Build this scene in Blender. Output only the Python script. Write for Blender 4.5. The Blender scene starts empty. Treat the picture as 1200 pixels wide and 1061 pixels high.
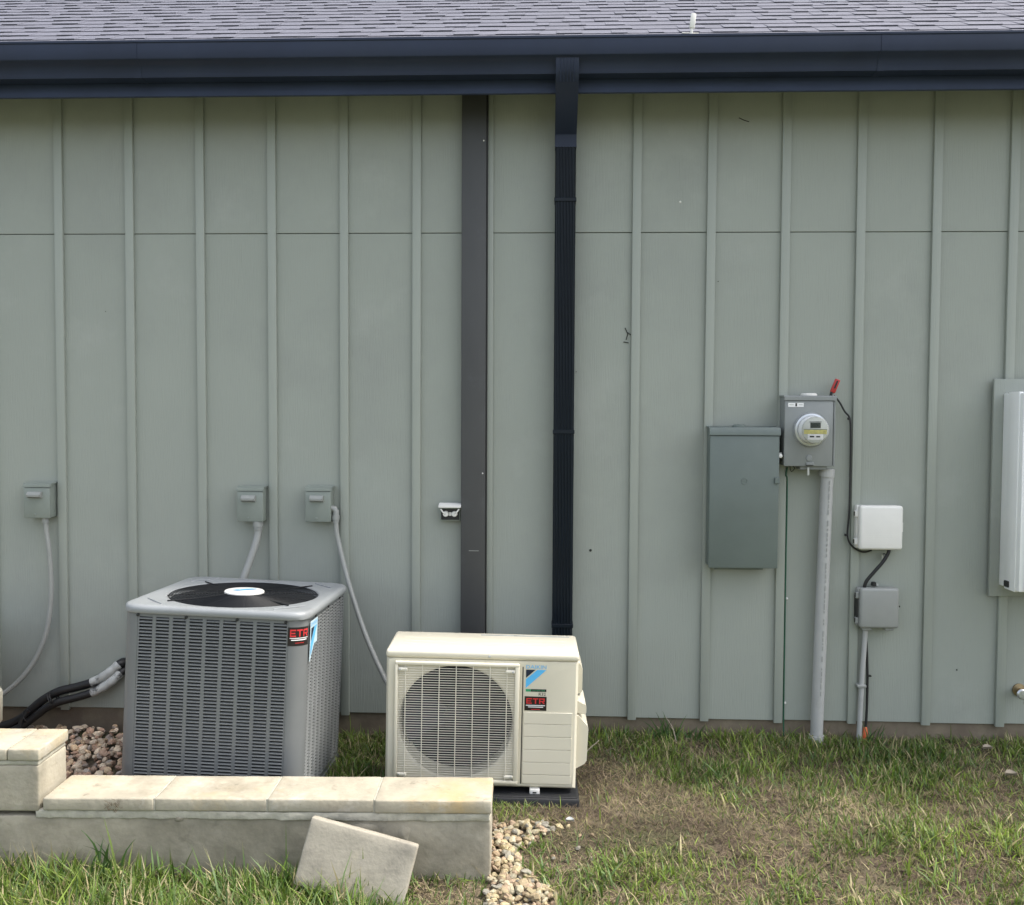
import bpy, bmesh, math, random
import numpy as np
from mathutils import Vector, Matrix, Euler
R = math.radians
random.seed(7); RNG = np.random.default_rng(7)
scene = bpy.context.scene
COL = scene.collection

# ------------------------------------------------------------------ camera
CX, CY, CZ = 2.88416, -4.64471, 1.68187
YAW, PIT, ROL, FPX = -0.039694, -0.040628, 0.0049317, 1080.0
fw = Vector((math.sin(YAW)*math.cos(PIT), math.cos(YAW)*math.cos(PIT), math.sin(PIT)))
rt0 = Vector((math.cos(YAW), -math.sin(YAW), 0)); up0 = rt0.cross(fw)
rt = rt0*math.cos(ROL)+up0*math.sin(ROL); up = up0*math.cos(ROL)-rt0*math.sin(ROL)
cam = bpy.data.cameras.new('camera'); camo = bpy.data.objects.new('camera', cam); COL.objects.link(camo)
cam.sensor_fit = 'HORIZONTAL'; cam.sensor_width = 36; cam.lens = FPX/1200*36
cam.clip_start = .05; cam.clip_end = 2000
camo.matrix_world = Matrix(((rt.x, up.x, -fw.x, CX), (rt.y, up.y, -fw.y, CY), (rt.z, up.z, -fw.z, CZ), (0, 0, 0, 1)))
scene.camera = camo

# ------------------------------------------------------------------ light
SUN_EL, SUN_SIDE = R(58), R(4)          # high sun, to the right, slightly behind the house
sdir = Vector((math.cos(SUN_EL)*math.cos(SUN_SIDE), math.cos(SUN_EL)*math.sin(SUN_SIDE), math.sin(SUN_EL)))
w = bpy.data.worlds.new('World'); scene.world = w; w.use_nodes = True
nt = w.node_tree; bg = nt.nodes['Background']
sky = nt.nodes.new('ShaderNodeTexSky'); sky.sky_type = 'NISHITA'; sky.sun_disc = False
sky.sun_elevation = SUN_EL; sky.sun_rotation = math.atan2(sdir.x, sdir.y)
sky.air_density = 1.0; sky.dust_density = 4.0; sky.ozone_density = 1.0
hs = nt.nodes.new('ShaderNodeHueSaturation'); hs.inputs['Saturation'].default_value = .5
nt.links.new(sky.outputs[0], hs.inputs['Color']); nt.links.new(hs.outputs[0], bg.inputs['Color'])
bg.inputs['Strength'].default_value = 0.15
sl = bpy.data.lights.new('sun', 'SUN'); so = bpy.data.objects.new('sun', sl); COL.objects.link(so)
sl.energy = 1.5; sl.angle = R(10); sl.color = (1, .95, .86)
so.rotation_euler = sdir.to_track_quat('Z', 'Y').to_euler()
scene.view_settings.view_transform = 'Standard'; scene.view_settings.look = 'None'
scene.view_settings.exposure = 1.46; scene.view_settings.gamma = 1
scene.view_settings.use_curve_mapping = False

# ------------------------------------------------------------------ materials
def srgb(*c): return tuple(((v/255)/12.92 if v/255 < .04045 else ((v/255+.055)/1.055)**2.4) for v in c)
def mat(name, col, rough=.6, metal=0, var=.08, scale=6, stretch=(1, 1, 1), bump=0, bscale=60, bstretch=None,
        spec=.5, spots=None, spot_scale=3, spot_lo=.55, spot_hi=.75, coat=0, detail=6):
    m = bpy.data.materials.new(name); m.use_nodes = True
    n = m.node_tree.nodes; l = m.node_tree.links; b = n['Principled BSDF']
    b.inputs['Roughness'].default_value = rough; b.inputs['Metallic'].default_value = metal
    b.inputs['Coat Weight'].default_value = coat; b.inputs['Specular IOR Level'].default_value = spec
    tc = n.new('ShaderNodeTexCoord'); mp = n.new('ShaderNodeMapping'); l.new(tc.outputs['Object'], mp.inputs[0])
    mp.inputs['Scale'].default_value = stretch
    nz = n.new('ShaderNodeTexNoise'); nz.inputs['Scale'].default_value = scale; nz.inputs['Detail'].default_value = detail
    nz.inputs['Roughness'].default_value = .6
    l.new(mp.outputs[0], nz.inputs['Vector'])
    cr = n.new('ShaderNodeMix'); cr.data_type = 'RGBA'
    cr.inputs[6].default_value = (*[max(0, c*(1-var)) for c in col], 1); cr.inputs[7].default_value = (*[min(1, c*(1+var)) for c in col], 1)
    mr = n.new('ShaderNodeMapRange'); mr.inputs[1].default_value = .3; mr.inputs[2].default_value = .7
    l.new(nz.outputs[0], mr.inputs[0]); l.new(mr.outputs[0], cr.inputs[0]); out = cr.outputs[2]
    for i, sp in enumerate(spots or []):
        sc, ss, lo, hi = sp if isinstance(sp[0], tuple) else (sp, spot_scale, spot_lo, spot_hi)
        n2 = n.new('ShaderNodeTexNoise'); n2.inputs['Scale'].default_value = ss; n2.inputs['Detail'].default_value = 8
        n2.inputs['Roughness'].default_value = .65
        mp2 = n.new('ShaderNodeMapping'); mp2.inputs['Location'].default_value = (3.1*i+1.7, 5.3*i, 2.2*i)
        l.new(tc.outputs['Object'], mp2.inputs[0]); l.new(mp2.outputs[0], n2.inputs['Vector'])
        m2 = n.new('ShaderNodeMapRange'); m2.inputs[1].default_value = lo; m2.inputs[2].default_value = hi
        l.new(n2.outputs[0], m2.inputs[0])
        x = n.new('ShaderNodeMix'); x.data_type = 'RGBA'; x.inputs[7].default_value = (*sc, 1)
        l.new(m2.outputs[0], x.inputs[0]); l.new(out, x.inputs[6]); out = x.outputs[2]
    l.new(out, b.inputs['Base Color'])
    if bump:
        n3 = n.new('ShaderNodeTexNoise'); n3.inputs['Scale'].default_value = bscale; n3.inputs['Detail'].default_value = 5
        mp3 = n.new('ShaderNodeMapping'); mp3.inputs['Scale'].default_value = bstretch or (1, 1, 1)
        l.new(tc.outputs['Object'], mp3.inputs[0]); l.new(mp3.outputs[0], n3.inputs['Vector'])
        bp = n.new('ShaderNodeBump'); bp.inputs['Strength'].default_value = bump; bp.inputs['Distance'].default_value = .004
        l.new(n3.outputs[0], bp.inputs['Height']); l.new(bp.outputs[0], b.inputs['Normal'])
    return m
def attr_mat(name, rough=.7, trans=0, bump=0):
    m = bpy.data.materials.new(name); m.use_nodes = True
    n = m.node_tree.nodes; l = m.node_tree.links; b = n['Principled BSDF']; b.inputs['Roughness'].default_value = rough
    a = n.new('ShaderNodeAttribute'); a.attribute_name = 'Col'
    l.new(a.outputs['Color'], b.inputs['Base Color'])
    if trans:
        t = n.new('ShaderNodeBsdfTranslucent'); l.new(a.outputs['Color'], t.inputs[0])
        mx = n.new('ShaderNodeMixShader'); mx.inputs[0].default_value = trans
        l.new(b.outputs[0], mx.inputs[1]); l.new(t.outputs[0], mx.inputs[2]); l.new(mx.outputs[0], n['Material Output'].inputs[0])
    if bump:
        nz = n.new('ShaderNodeTexNoise'); nz.inputs['Scale'].default_value = 140; nz.inputs['Detail'].default_value = 4
        tc = n.new('ShaderNodeTexCoord'); l.new(tc.outputs['Object'], nz.inputs['Vector'])
        mx = n.new('ShaderNodeMix'); mx.data_type = 'RGBA'; mx.blend_type = 'OVERLAY'; mx.inputs[0].default_value = .55
        l.new(a.outputs['Color'], mx.inputs[6]); l.new(nz.outputs[0], mx.inputs[7]); l.new(mx.outputs[2], b.inputs['Base Color'])
        bp = n.new('ShaderNodeBump'); bp.inputs['Strength'].default_value = bump; bp.inputs['Distance'].default_value = .003
        l.new(nz.outputs[0], bp.inputs['Height']); l.new(bp.outputs[0], b.inputs['Normal'])
    return m

M = {}
SID = (.295, .319, .281)
M['siding'] = mat('siding paint', SID, .55, var=.035, scale=1.4, bump=.42, bscale=9, bstretch=(28, 28, 1.1),
                  spots=[((.262, .280, .252), .9, .5, .72), ((.332, .351, .316), 2.2, .58, .8)])
M['batten'] = mat('batten paint', (.303, .328, .289), .5, var=.04, scale=2, stretch=(1, 1, .5), bump=.3, bscale=9, bstretch=(28, 28, 1.1))
M['core'] = mat('wall sheathing', (.03, .032, .03), .9)
M['foundation'] = mat('foundation concrete', (.17, .14, .10), .9, var=.25, scale=9, bump=.5, bscale=40, spots=[((.13, .10, .075), 4, .5, .7)])
M['gutter'] = mat('navy black aluminium', (.019, .028, .056), .42, spec=.3, var=.12, scale=3, spots=[((.024, .034, .062), 2, .5, .75)])
M['fascia'] = mat('navy fascia paint', (.030, .044, .090), .5, spec=.3, var=.15, scale=3, bump=.15, bscale=20)
M['downspout'] = mat('black downspout', (.004, .008, .013), .4, spec=.25, var=.2, scale=3)
M['cover'] = mat('charcoal channel', (.054, .055, .055), .55, var=.1, scale=5, stretch=(1, 1, .3), spots=[((.075, .08, .083), 3, .58, .75)])
M['shingle'] = attr_mat('asphalt shingle', .95, bump=.6)
M['under'] = mat('roof underlay', (.02, .02, .023), .95)
M['ac_grey'] = mat('grey powder coat', (.150, .158, .158), .42, var=.05, scale=7, bump=.05, bscale=300)
M['ac_slat'] = mat('grey louvre coat', (.17, .178, .176), .4, var=.05, scale=7)
M['ac_top'] = mat('light grey cover', (.255, .27, .278), .36, var=.05, scale=6, bump=.06, bscale=250, spots=[((.215, .22, .22), 5, .55, .75)])
M['coil'] = mat('dark coil', (.012, .014, .018), .6)
M['blackwire'] = mat('black guard wire', (.014, .015, .017), .5, spec=.2)
M['blade'] = mat('fan blade grey', (.010, .011, .012), .6, spec=.2)
M['mblade'] = mat('mini fan blade', (.028, .026, .032), .5)
M['ivory'] = mat('ivory enamel', (.66, .618, .495), .38, var=.025, scale=4, spots=[((.62, .58, .465), 3, .55, .8)])
M['ivory_wire'] = mat('ivory wire', (.66, .63, .53), .4)
M['white'] = mat('white plastic', (.72, .71, .67), .4, var=.04, scale=8)
M['whitemetal'] = mat('white metal', (.90, .905, .89), .35, var=.03, scale=5)
M['boxgrey'] = mat('disconnect grey', (.215, .243, .215), .42, var=.06, scale=12)
M['panelgrey'] = mat('panel grey green', (.122, .150, .138), .42, var=.07, scale=5, bump=.05, bscale=200, spots=[((.14, .168, .155), 2.5, .5, .75)])
M['metergrey'] = mat('meter grey', (.22, .235, .23), .42, var=.06, scale=8, bump=.06, bscale=200)
M['galv'] = mat('galvanised ring', (.55, .57, .58), .28, metal=.7, var=.1, scale=20)
M['pvc'] = mat('grey pvc', (.385, .39, .38), .4, var=.05, scale=10, spots=[((.27, .27, .25), 6, .55, .75)])
M['conduit'] = mat('grey flexible conduit', (.275, .283, .265), .4, var=.06, scale=14)
M['nid'] = mat('grey network box', (.27, .28, .265), .4, var=.05, scale=10)
M['black'] = mat('black rubber', (.010, .010, .011), .5, var=.3, scale=20)
M['tape'] = mat('pale wrap tape', (.42, .43, .41), .5, var=.2, scale=18, spots=[((.05, .05, .05), 14, .55, .65)])
M['pad'] = mat('black plastic pad', (.012, .013, .015), .55, var=.25, scale=10, bump=.2, bscale=80)
M['red'] = mat('red tag', (.42, .03, .025), .45)
M['orange'] = mat('orange tip', (.62, .12, .04), .5)
M['greenwire'] = mat('green wire', (.02, .10, .055), .5)
M['logo_blue'] = mat('logo light blue', (.10, .46, .80), .4, var=.02)
M['logo_navy'] = mat('logo navy', (.01, .018, .04), .4)
M['logo_green'] = mat('logo green', (.03, .30, .14), .4)
M['ink'] = mat('black ink', (.012, .012, .012), .5)
M['stick_black'] = mat('black sticker', (.012, .008, .008), .35)
M['stick_red'] = mat('red print', (.55, .03, .035), .4)
M['stick_white'] = mat('white print', (.75, .75, .74), .4)
M['stick_paleblue'] = mat('pale sticker', (.55, .68, .74), .35)
M['yellow'] = mat('yellow print', (.50, .46, .16), .5, var=.3, scale=60)
M['lcd'] = mat('meter display', (.03, .04, .035), .25)
M['face'] = mat('meter face', (.55, .57, .52), .45)
M['brass'] = mat('brass tap', (.30, .23, .13), .35, metal=.7, var=.2, scale=30)
M['cap'] = mat('cast cap stone', (.375, .34, .262), .9, var=.18, scale=9, bump=.55, bscale=55,
               spots=[((.45, .33, .165), 2.6, .5, .72), ((.27, .235, .17), 5, .54, .72), ((.46, .43, .37), 7, .55, .7), ((.14, .12, .085), 13, .62, .74)])
M['block'] = mat('weathered block', (.36, .325, .25), .95, var=.16, scale=7, bump=.7, bscale=45,
                 spots=[((.42, .39, .32), 2.6, .48, .7), ((.17, .155, .115), 2.0, .45, .68), ((.13, .12, .09), 9, .62, .8)])
M['mortar'] = mat('mortar', (.40, .38, .31), .95, var=.2, scale=20, bump=.9, bscale=60)
M['paver'] = mat('pale paver', (.34, .31, .25), .9, var=.10, scale=8, bump=.4, bscale=70,
                 spots=[((.45, .40, .29), 3.4, .5, .7), ((.19, .175, .145), 5, .5, .7)])
M['stone'] = attr_mat('river stone', .75, bump=.5)
M['grass'] = attr_mat('grass blade', .55, trans=.35)
M['dry'] = attr_mat('dry blade', .8, trans=.15)
M['twig'] = mat('dead twig', (.30, .26, .20), .9)
M['darkmark'] = mat('dark speck', (.02, .02, .018), .8)

# ------------------------------------------------------------------ mesh helpers
class B:
    def __init__(s): s.bm = bmesh.new()
    def box(s, x0, x1, y0, y1, z0, z1, bev=0, seg=2):
        vs = [s.bm.verts.new((x, y, z)) for x in (x0, x1) for y in (y0, y1) for z in (z0, z1)]
        fs = [s.bm.faces.new([vs[i] for i in q]) for q in ((0, 1, 3, 2), (4, 6, 7, 5), (0, 4, 5, 1), (2, 3, 7, 6), (0, 2, 6, 4), (1, 5, 7, 3))]
        if bev:
            es = list({e for f in fs for e in f.edges})
            bmesh.ops.bevel(s.bm, geom=es, offset=bev, segments=seg, affect='EDGES', profile=.5)
        return s
    def prism(s, poly, a, b, axis='y'):
        f = {'y': lambda u, v, t: (u, t, v), 'x': lambda u, v, t: (t, u, v), 'z': lambda u, v, t: (u, v, t)}[axis]
        p = [s.bm.verts.new(f(u, v, a)) for u, v in poly]; q = [s.bm.verts.new(f(u, v, b)) for u, v in poly]
        n = len(poly)
        s.bm.faces.new(p); s.bm.faces.new(q[::-1])
        for i in range(n): s.bm.faces.new((p[i], q[i], q[(i+1) % n], p[(i+1) % n]))
        return s
    def tube(s, pts, r, seg=8, caps=True):
        pts = [Vector(p) for p in pts]; rs = r if isinstance(r, (list, tuple)) else [r]*len(pts)
        t0 = (pts[1]-pts[0]).normalized(); nrm = t0.orthogonal().normalized(); rings = []
        for i, p in enumerate(pts):
            t = ((pts[i+1] if i+1 < len(pts) else p)-(pts[i-1] if i else p)).normalized()
            nrm = (nrm-t*nrm.dot(t)).normalized(); bn = t.cross(nrm)
            rings.append([s.bm.verts.new(p+(nrm*math.cos(a)+bn*math.sin(a))*rs[i]) for a in [2*math.pi*k/seg for k in range(seg)]])
        for a, b in zip(rings, rings[1:]):
            for k in range(seg): s.bm.faces.new((a[k], a[(k+1) % seg], b[(k+1) % seg], b[k]))
        if caps: s.bm.faces.new(rings[0][::-1]); s.bm.faces.new(rings[-1])
        return s
    def lathe(s, prof, c=(0, 0, 0), axis='z', seg=32):
        rings = []
        for r, h in prof:
            ring = []
            for k in range(seg):
                a = 2*math.pi*k/seg; u, v = r*math.cos(a), r*math.sin(a)
                q = (u, v, h) if axis == 'z' else (u, -h, v)
                ring.append(s.bm.verts.new((c[0]+q[0], c[1]+q[1], c[2]+q[2])))
            rings.append(ring)
        for a, b in zip(rings, rings[1:]):
            for k in range(seg): s.bm.faces.new((a[k], a[(k+1) % seg], b[(k+1) % seg], b[k]))
        if prof[0][0] > 1e-6: s.bm.faces.new(rings[0][::-1])
        if prof[-1][0] > 1e-6: s.bm.faces.new(rings[-1])
        return s
    def torus(s, c, Rr, r, axis='z', seg=48, mseg=6):
        pr = [(Rr+r*math.cos(2*math.pi*k/mseg), r*math.sin(2*math.pi*k/mseg)) for k in range(mseg)]
        rings = []
        for rr, h in pr:
            ring = []
            for k in range(seg):
                a = 2*math.pi*k/seg; u, v = rr*math.cos(a), rr*math.sin(a)
                q = (u, v, h) if axis == 'z' else (u, -h, v)
                ring.append(s.bm.verts.new((c[0]+q[0], c[1]+q[1], c[2]+q[2])))
            rings.append(ring)
        for i in range(mseg):
            a, b = rings[i], rings[(i+1) % mseg]
            for k in range(seg): s.bm.faces.new((a[k], a[(k+1) % seg], b[(k+1) % seg], b[k]))
        return s
    def quad(s, *p): s.bm.faces.new([s.bm.verts.new(q) for q in p]); return s
    def mesh(s, name, smooth=35):
        bmesh.ops.recalc_face_normals(s.bm, faces=s.bm.faces)
        me = bpy.data.meshes.new(name); s.bm.to_mesh(me); s.bm.free()
        if smooth:
            me.polygons.foreach_set('use_smooth', [True]*len(me.polygons)); me.set_sharp_from_angle(angle=R(smooth))
        return me
    def build(s, name, m, parent=None, kind=None, smooth=35):
        return link(name, s.mesh(name, smooth), m, parent, kind)
def link(name, me, m=None, parent=None, kind=None):
    if m is not None and not me.materials: me.materials.append(M[m] if isinstance(m, str) else m)
    o = bpy.data.objects.new(name, me); COL.objects.link(o)
    if parent is not None: o.parent = parent
    if kind: o['kind'] = kind
    return o
def thing(name, label, cat, loc=(0, 0, 0), rot=(0, 0, 0), group=None):
    o = bpy.data.objects.new(name, None); COL.objects.link(o); o.location = loc; o.rotation_euler = rot
    o.empty_display_size = .1
    return tag(o, label, cat, group)
def tag(o, label, cat, group=None):
    o['label'] = label; o['category'] = cat
    if group: o['group'] = group
    return o
def copy_tree(o, parent=None):
    c = o.copy(); COL.objects.link(c); c.parent = parent
    for ch in list(o.children): copy_tree(ch, c)
    return c
def spline(pts, n=8):
    P = [Vector(p) for p in pts]; P = [P[0]*2-P[1]]+P+[P[-1]*2-P[-2]]; out = []
    for i in range(1, len(P)-2):
        for k in range(n):
            t = k/n; a, b, c, d = P[i-1], P[i], P[i+1], P[i+2]
            out.append(.5*((2*b)+(c-a)*t+(2*a-5*b+4*c-d)*t*t+(3*b-a-3*c+d)*t**3))
    out.append(P[-2]); return out
def text_mesh(txt, h, width=None, bold=.0):
    cu = bpy.data.curves.new('txt', 'FONT'); cu.body = txt; cu.size = 1; cu.resolution_u = 2; cu.offset = bold
    cu.align_x = 'LEFT'
    o = bpy.data.objects.new('txt', cu); COL.objects.link(o)
    bpy.context.view_layer.update()
    me = bpy.data.meshes.new_from_object(o.evaluated_get(bpy.context.evaluated_depsgraph_get()))
    bpy.data.objects.remove(o)
    co = np.array([v.co[:] for v in me.vertices]); mn = co.min(0); mx = co.max(0)
    sy = h/(mx[1]-mn[1]); sx = sy if width is None else width/(mx[0]-mn[0])
    for v in me.vertices: v.co = ((v.co.x-mn[0])*sx, (v.co.y-mn[1])*sy, 0)
    me.materials.clear()
    return me
def text_on(txt, x, y, z, h, width, m, parent, fn=None, bold=0, name='lettering'):
    """letters on a face that looks to -y (or mapped by fn)"""
    me = text_mesh(txt, h, width, bold)
    for v in me.vertices:
        v.co = fn(x+v.co.x, z+v.co.y) if fn else Vector((x+v.co.x, y, z+v.co.y))
    return link(name, me, m, parent)
def block_etr(fn, parent):
    """three wide block letters, each its own mesh, laid on a sticker by fn(u, v)"""
    R_ = [  # rectangles u0, u1, v0, v1 in letter space 0..1
        [(0, .30, .80, 1), (0, .26, .40, .58), (0, .30, 0, .20), (0, .06, .2, .4), (0, .06, .58, .8)],
        [(.35, .65, .80, 1), (.465, .535, 0, .80)],
        [(.70, .76, 0, 1), (.76, 1., .80, 1), (.93, 1., .52, .80), (.76, 1., .36, .52)]]
    for k, rects in enumerate(R_):
        b = B()
        for (u0, u1, v0, v1) in rects:
            nseg = max(1, int((u1-u0)/.06))
            for i in range(nseg):
                a, c = u0+(u1-u0)*i/nseg, u0+(u1-u0)*(i+1)/nseg
                b.quad(fn(a, v0), fn(c, v0), fn(c, v1), fn(a, v1))
        if k == 2: b.quad(fn(.84, .36), fn(.93, 0), fn(1.01, 0), fn(.92, .36))
        b.build('letter', 'stick_red', parent, smooth=0)
def set_col(me, cols):
    a = me.color_attributes.new('Col', 'FLOAT_COLOR', 'POINT')
    c = np.ones((len(me.vertices), 4), np.float32); c[:, :3] = cols; a.data.foreach_set('color', c.ravel())
def np_mesh(name, V, F):
    """V (n,3), F (m,k) constant face size"""
    me = bpy.data.meshes.new(name); k = F.shape[1]
    me.vertices.add(len(V)); me.vertices.foreach_set('co', V.astype(np.float32).ravel())
    me.loops.add(F.size); me.loops.foreach_set('vertex_index', F.astype(np.int32).ravel())
    me.polygons.add(len(F)); me.polygons.foreach_set('loop_start', np.arange(0, F.size, k, dtype=np.int32))
    me.update(calc_edges=True); me.validate(); return me

# ------------------------------------------------------------------ value noise for ground maps
_G = RNG.random((64, 64))
def vnoise(x, y, s, ox=0.):
    x = np.asarray(x)*s+ox+100; y = np.asarray(y)*s+ox*1.7+100
    xi = np.floor(x).astype(int); yi = np.floor(y).astype(int); fx = x-xi; fy = y-yi
    fx = fx*fx*(3-2*fx); fy = fy*fy*(3-2*fy); g = lambda i, j: _G[i % 64, j % 64]
    return (g(xi, yi)*(1-fx)+g(xi+1, yi)*fx)*(1-fy)+(g(xi, yi+1)*(1-fx)+g(xi+1, yi+1)*fx)*fy
def fbm(x, y, s, ox=0.): return .55*vnoise(x, y, s, ox)+.3*vnoise(x, y, s*2.1, ox+9)+.15*vnoise(x, y, s*4.3, ox+21)
def ground_z(x, y):
    x = np.asarray(x, float); y = np.asarray(y, float)
    near = np.clip((3.4+y)/1.2, 0, 1)
    return .022+near*(.03*(fbm(x, y, 1.6, 3)-.5)+.022*(fbm(x, y, 8, 5)-.5))+.034*np.exp(-(y/.28)**2)*np.clip((x-2.4)/.5, 0, 1)-.070*np.clip((-1.0-y)/.45, 0, 1)**1.0*np.clip((x-2.0)*0+1, 0, 1)

# ------------------------------------------------------------------ ground
def axis(lo, hi, step, far):
    a = list(np.arange(lo, hi+1e-6, step)); d = step
    l, h = [], []; x = lo; y = hi
    while x > -far: d *= 1.6; x -= d; l.append(x)
    d = step
    while y < far: d *= 1.6; y += d; h.append(y)
    return np.array(l[::-1]+a+h)
xs = axis(-1, 7, .04, 400); ys = axis(-3.2, .1, .03, 400)
X, Y = np.meshgrid(xs, ys, indexing='ij'); Z = ground_z(X, Y)
nx, ny = X.shape; idx = np.arange(nx*ny).reshape(nx, ny)
F = np.stack([idx[:-1, :-1], idx[1:, :-1], idx[1:, 1:], idx[:-1, 1:]], -1).reshape(-1, 4)
me = np_mesh('ground', np.stack([X, Y, Z], -1).reshape(-1, 3), F)
me.polygons.foreach_set('use_smooth', [True]*len(me.polygons))
M['ground'] = mat('soil and thatch', (.072, .052, .034), .95, var=.35, scale=26, bump=1, bscale=70,
                  spots=[((.15, .12, .078), 6, .5, .66), ((.06, .075, .025), 2.0, .5, .7), ((.055, .042, .03), 11, .56, .7)])
gm_ = M['ground'].node_tree; gn, gl = gm_.nodes, gm_.links; gbs = gn['Principled BSDF']
src = gbs.inputs['Base Color'].links[0].from_socket
tc_ = gn.new('ShaderNodeTexCoord'); nz_ = gn.new('ShaderNodeTexNoise'); nz_.inputs['Scale'].default_value = 30; nz_.inputs['Detail'].default_value = 8
gl.new(tc_.outputs['Object'], nz_.inputs['Vector'])
lm = gn.new('ShaderNodeMix'); lm.data_type = 'RGBA'; lm.inputs[6].default_value = (.062, .070, .036, 1); lm.inputs[7].default_value = (.165, .165, .100, 1); gl.new(nz_.outputs[0], lm.inputs[0])
sx_ = gn.new('ShaderNodeSeparateXYZ'); gl.new(tc_.outputs['Object'], sx_.inputs[0])
mr_ = gn.new('ShaderNodeMapRange'); mr_.inputs[1].default_value = -1.75; mr_.inputs[2].default_value = -2.1; gl.new(sx_.outputs['Y'], mr_.inputs[0])
fm = gn.new('ShaderNodeMix'); fm.data_type = 'RGBA'; gl.new(mr_.outputs[0], fm.inputs[0]); gl.new(src, fm.inputs[6]); gl.new(lm.outputs[2], fm.inputs[7]); gl.new(fm.outputs[2], gbs.inputs['Base Color'])
link('ground', me, 'ground', kind='structure')

# ------------------------------------------------------------------ house
S = .36576
house = thing('house', 'long house with grey green board and batten siding under a grey shingle roof', 'house', (0, 0, 0))
K0, K1 = -6, 23
XL, XR = K0*S, K1*S
BASE, JOINT, TOP = .150, 2.592, 3.318
link('wall_core', B().box(XL+.02, XR-.02, .014, 7.0, -.2, 3.32).mesh('wall_core'), 'core', house)
B().box(XL+.015, XR-.015, .012, 7.02, -.35, BASE+.01).build('foundation', 'foundation', house)
BW = .043
rs = random.Random(3)
for k in range(K0, K1):
    x0, x1 = k*S+BW/2+.0008, (k+1)*S+BW/2-.0008
    dy = rs.uniform(-.0006, .0006)
    B().box(x0, x1, dy, .013, BASE+rs.uniform(-.002, .002), JOINT-.002, .0015, 1).build('siding_panel', 'siding', house)
    B().box(x0, x1, -.0015+dy, .013, JOINT+.0012, TOP, .0015, 1).build('siding_panel', 'siding', house)
    z0 = BASE-.010+rs.uniform(-.003, .003)
    tilt = rs.uniform(-.0015, .0015)
    b = B().box(k*S, k*S+BW, -.0185, .0006, z0, TOP-.001, .0025, 2)
    for v in b.bm.verts: v.co.x += tilt*(v.co.z-1.6)
    b.build('batten', 'batten', house)
# side and rear walls
B().box(XL-.002, XL+.018, .02, 7.0, .15, 3.2).build('side_wall', 'siding', house)
B().box(XR-.018, XR+.002, .02, 7.0, .15, 3.2).build('side_wall', 'siding', house)
# eaves
FY = -.28
B().box(XL-.3, XR+.3, FY, FY+.02, 3.183, 3.40, .002, 1).build('fascia', 'fascia', house)
B().box(XL-.3, XR+.3, FY-.012, FY-.0005, 3.330, 3.398, .003, 2).build('fascia_trim', 'fascia', house)
B().box(XL-.3, XR+.3, FY+.0205, .03, 3.319, 3.332).build('soffit', 'siding', house)
gp = [(-.2935, 3.392), (-.2935, 3.240), (-.366, 3.240), (-.369, 3.250), (-.374, 3.272), (-.388, 3.292), (-.4165, 3.306), (-.4195, 3.312), (-.4195, 3.376),
      (-.424, 3.380), (-.424, 3.389), (-.412, 3.391), (-.412, 3.384), (-.414, 3.314), (-.383, 3.298), (-.364, 3.246), (-.298, 3.246), (-.298, 3.392)]
gut = B().prism(gp, XL-.3, XR+.3, 'x').build('gutter', 'gutter', house)
for gx in (.95, 4.35): B().prism([(p[0]-.0022 if p[0] < -.36 else p[0], p[1]-(.002 if p[1] < 3.245 else 0)) for p in gp[1:10]]+[(-.36, 3.386), (-.36, 3.25)], gx, gx+.035, 'x').build('seam', 'gutter', gut)
# roof
PITCH = R(30.3); EY, EZ = -.352, 3.398
roof = B().prism([(EY, EZ), (3.6, EZ+(3.6-EY)*math.tan(PITCH)), (7.55, EZ), (7.55, EZ-.05), (3.6, EZ-.05+(3.6-EY)*math.tan(PITCH)), (EY+.04, EZ-.03)], XL-.35, XR+.35, 'x').build('roof', 'under', house)
cs, sn = math.cos(PITCH), math.sin(PITCH)
def shingle_bm(x0, x1, s0, s1, lift, th):
    """tab lying on the slope, s measured up the slope, front edge thick"""
    P = []
    for x in (x0, x1):
        for (s, h) in ((s0, lift), (s0, lift+th), (s1, .001), (s1, .004)):
            P.append((x, EY+s*cs-h*sn, EZ+s*sn+h*cs))
    return P
SF = ((0, 1, 3, 2), (4, 6, 7, 5), (0, 4, 5, 1), (2, 3, 7, 6), (0, 2, 6, 4), (1, 5, 7, 3))
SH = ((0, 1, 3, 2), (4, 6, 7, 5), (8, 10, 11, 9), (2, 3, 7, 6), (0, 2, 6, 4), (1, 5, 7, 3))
rs = random.Random(11)
bulk_v, bulk_f, bulk_c = [], [], []
n_ind = 0
EXPO = .128
for row in range(26):
    x = XL-.35-rs.uniform(0, .1); high = rs.random() < .5
    while x < XR+.35:
        wd = rs.choice((.065, .08, .095, .11, .13, .15))*rs.uniform(.9, 1.1)
        high = (not high) if rs.random() < .85 else high
        s0 = row*EXPO-.012+rs.uniform(-.003, .003); s1 = s0+EXPO*1.25
        lift, th = (.004+rs.uniform(0, .0015), .0065) if high else (.0025, .0055)
        g = rs.uniform(.93, 1.06)*(1 if high else .96)
        c = (.112*g, .114*g, .142*g)
        P = shingle_bm(x, min(x+wd-.0004, XR+.35), s0, s1, lift, th)
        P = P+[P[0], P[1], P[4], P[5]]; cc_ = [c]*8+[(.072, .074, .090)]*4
        if row < 9 and -.05 < x < 5.7 and n_ind < 299:
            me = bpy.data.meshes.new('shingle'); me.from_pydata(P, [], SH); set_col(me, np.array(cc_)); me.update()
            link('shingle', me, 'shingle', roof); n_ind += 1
        else:
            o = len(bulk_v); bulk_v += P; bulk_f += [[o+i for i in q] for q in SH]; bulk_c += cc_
        x += wd
me = bpy.data.meshes.new('shingle_field'); me.from_pydata(bulk_v, [], bulk_f); set_col(me, np.array(bulk_c)); me.update()
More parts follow.
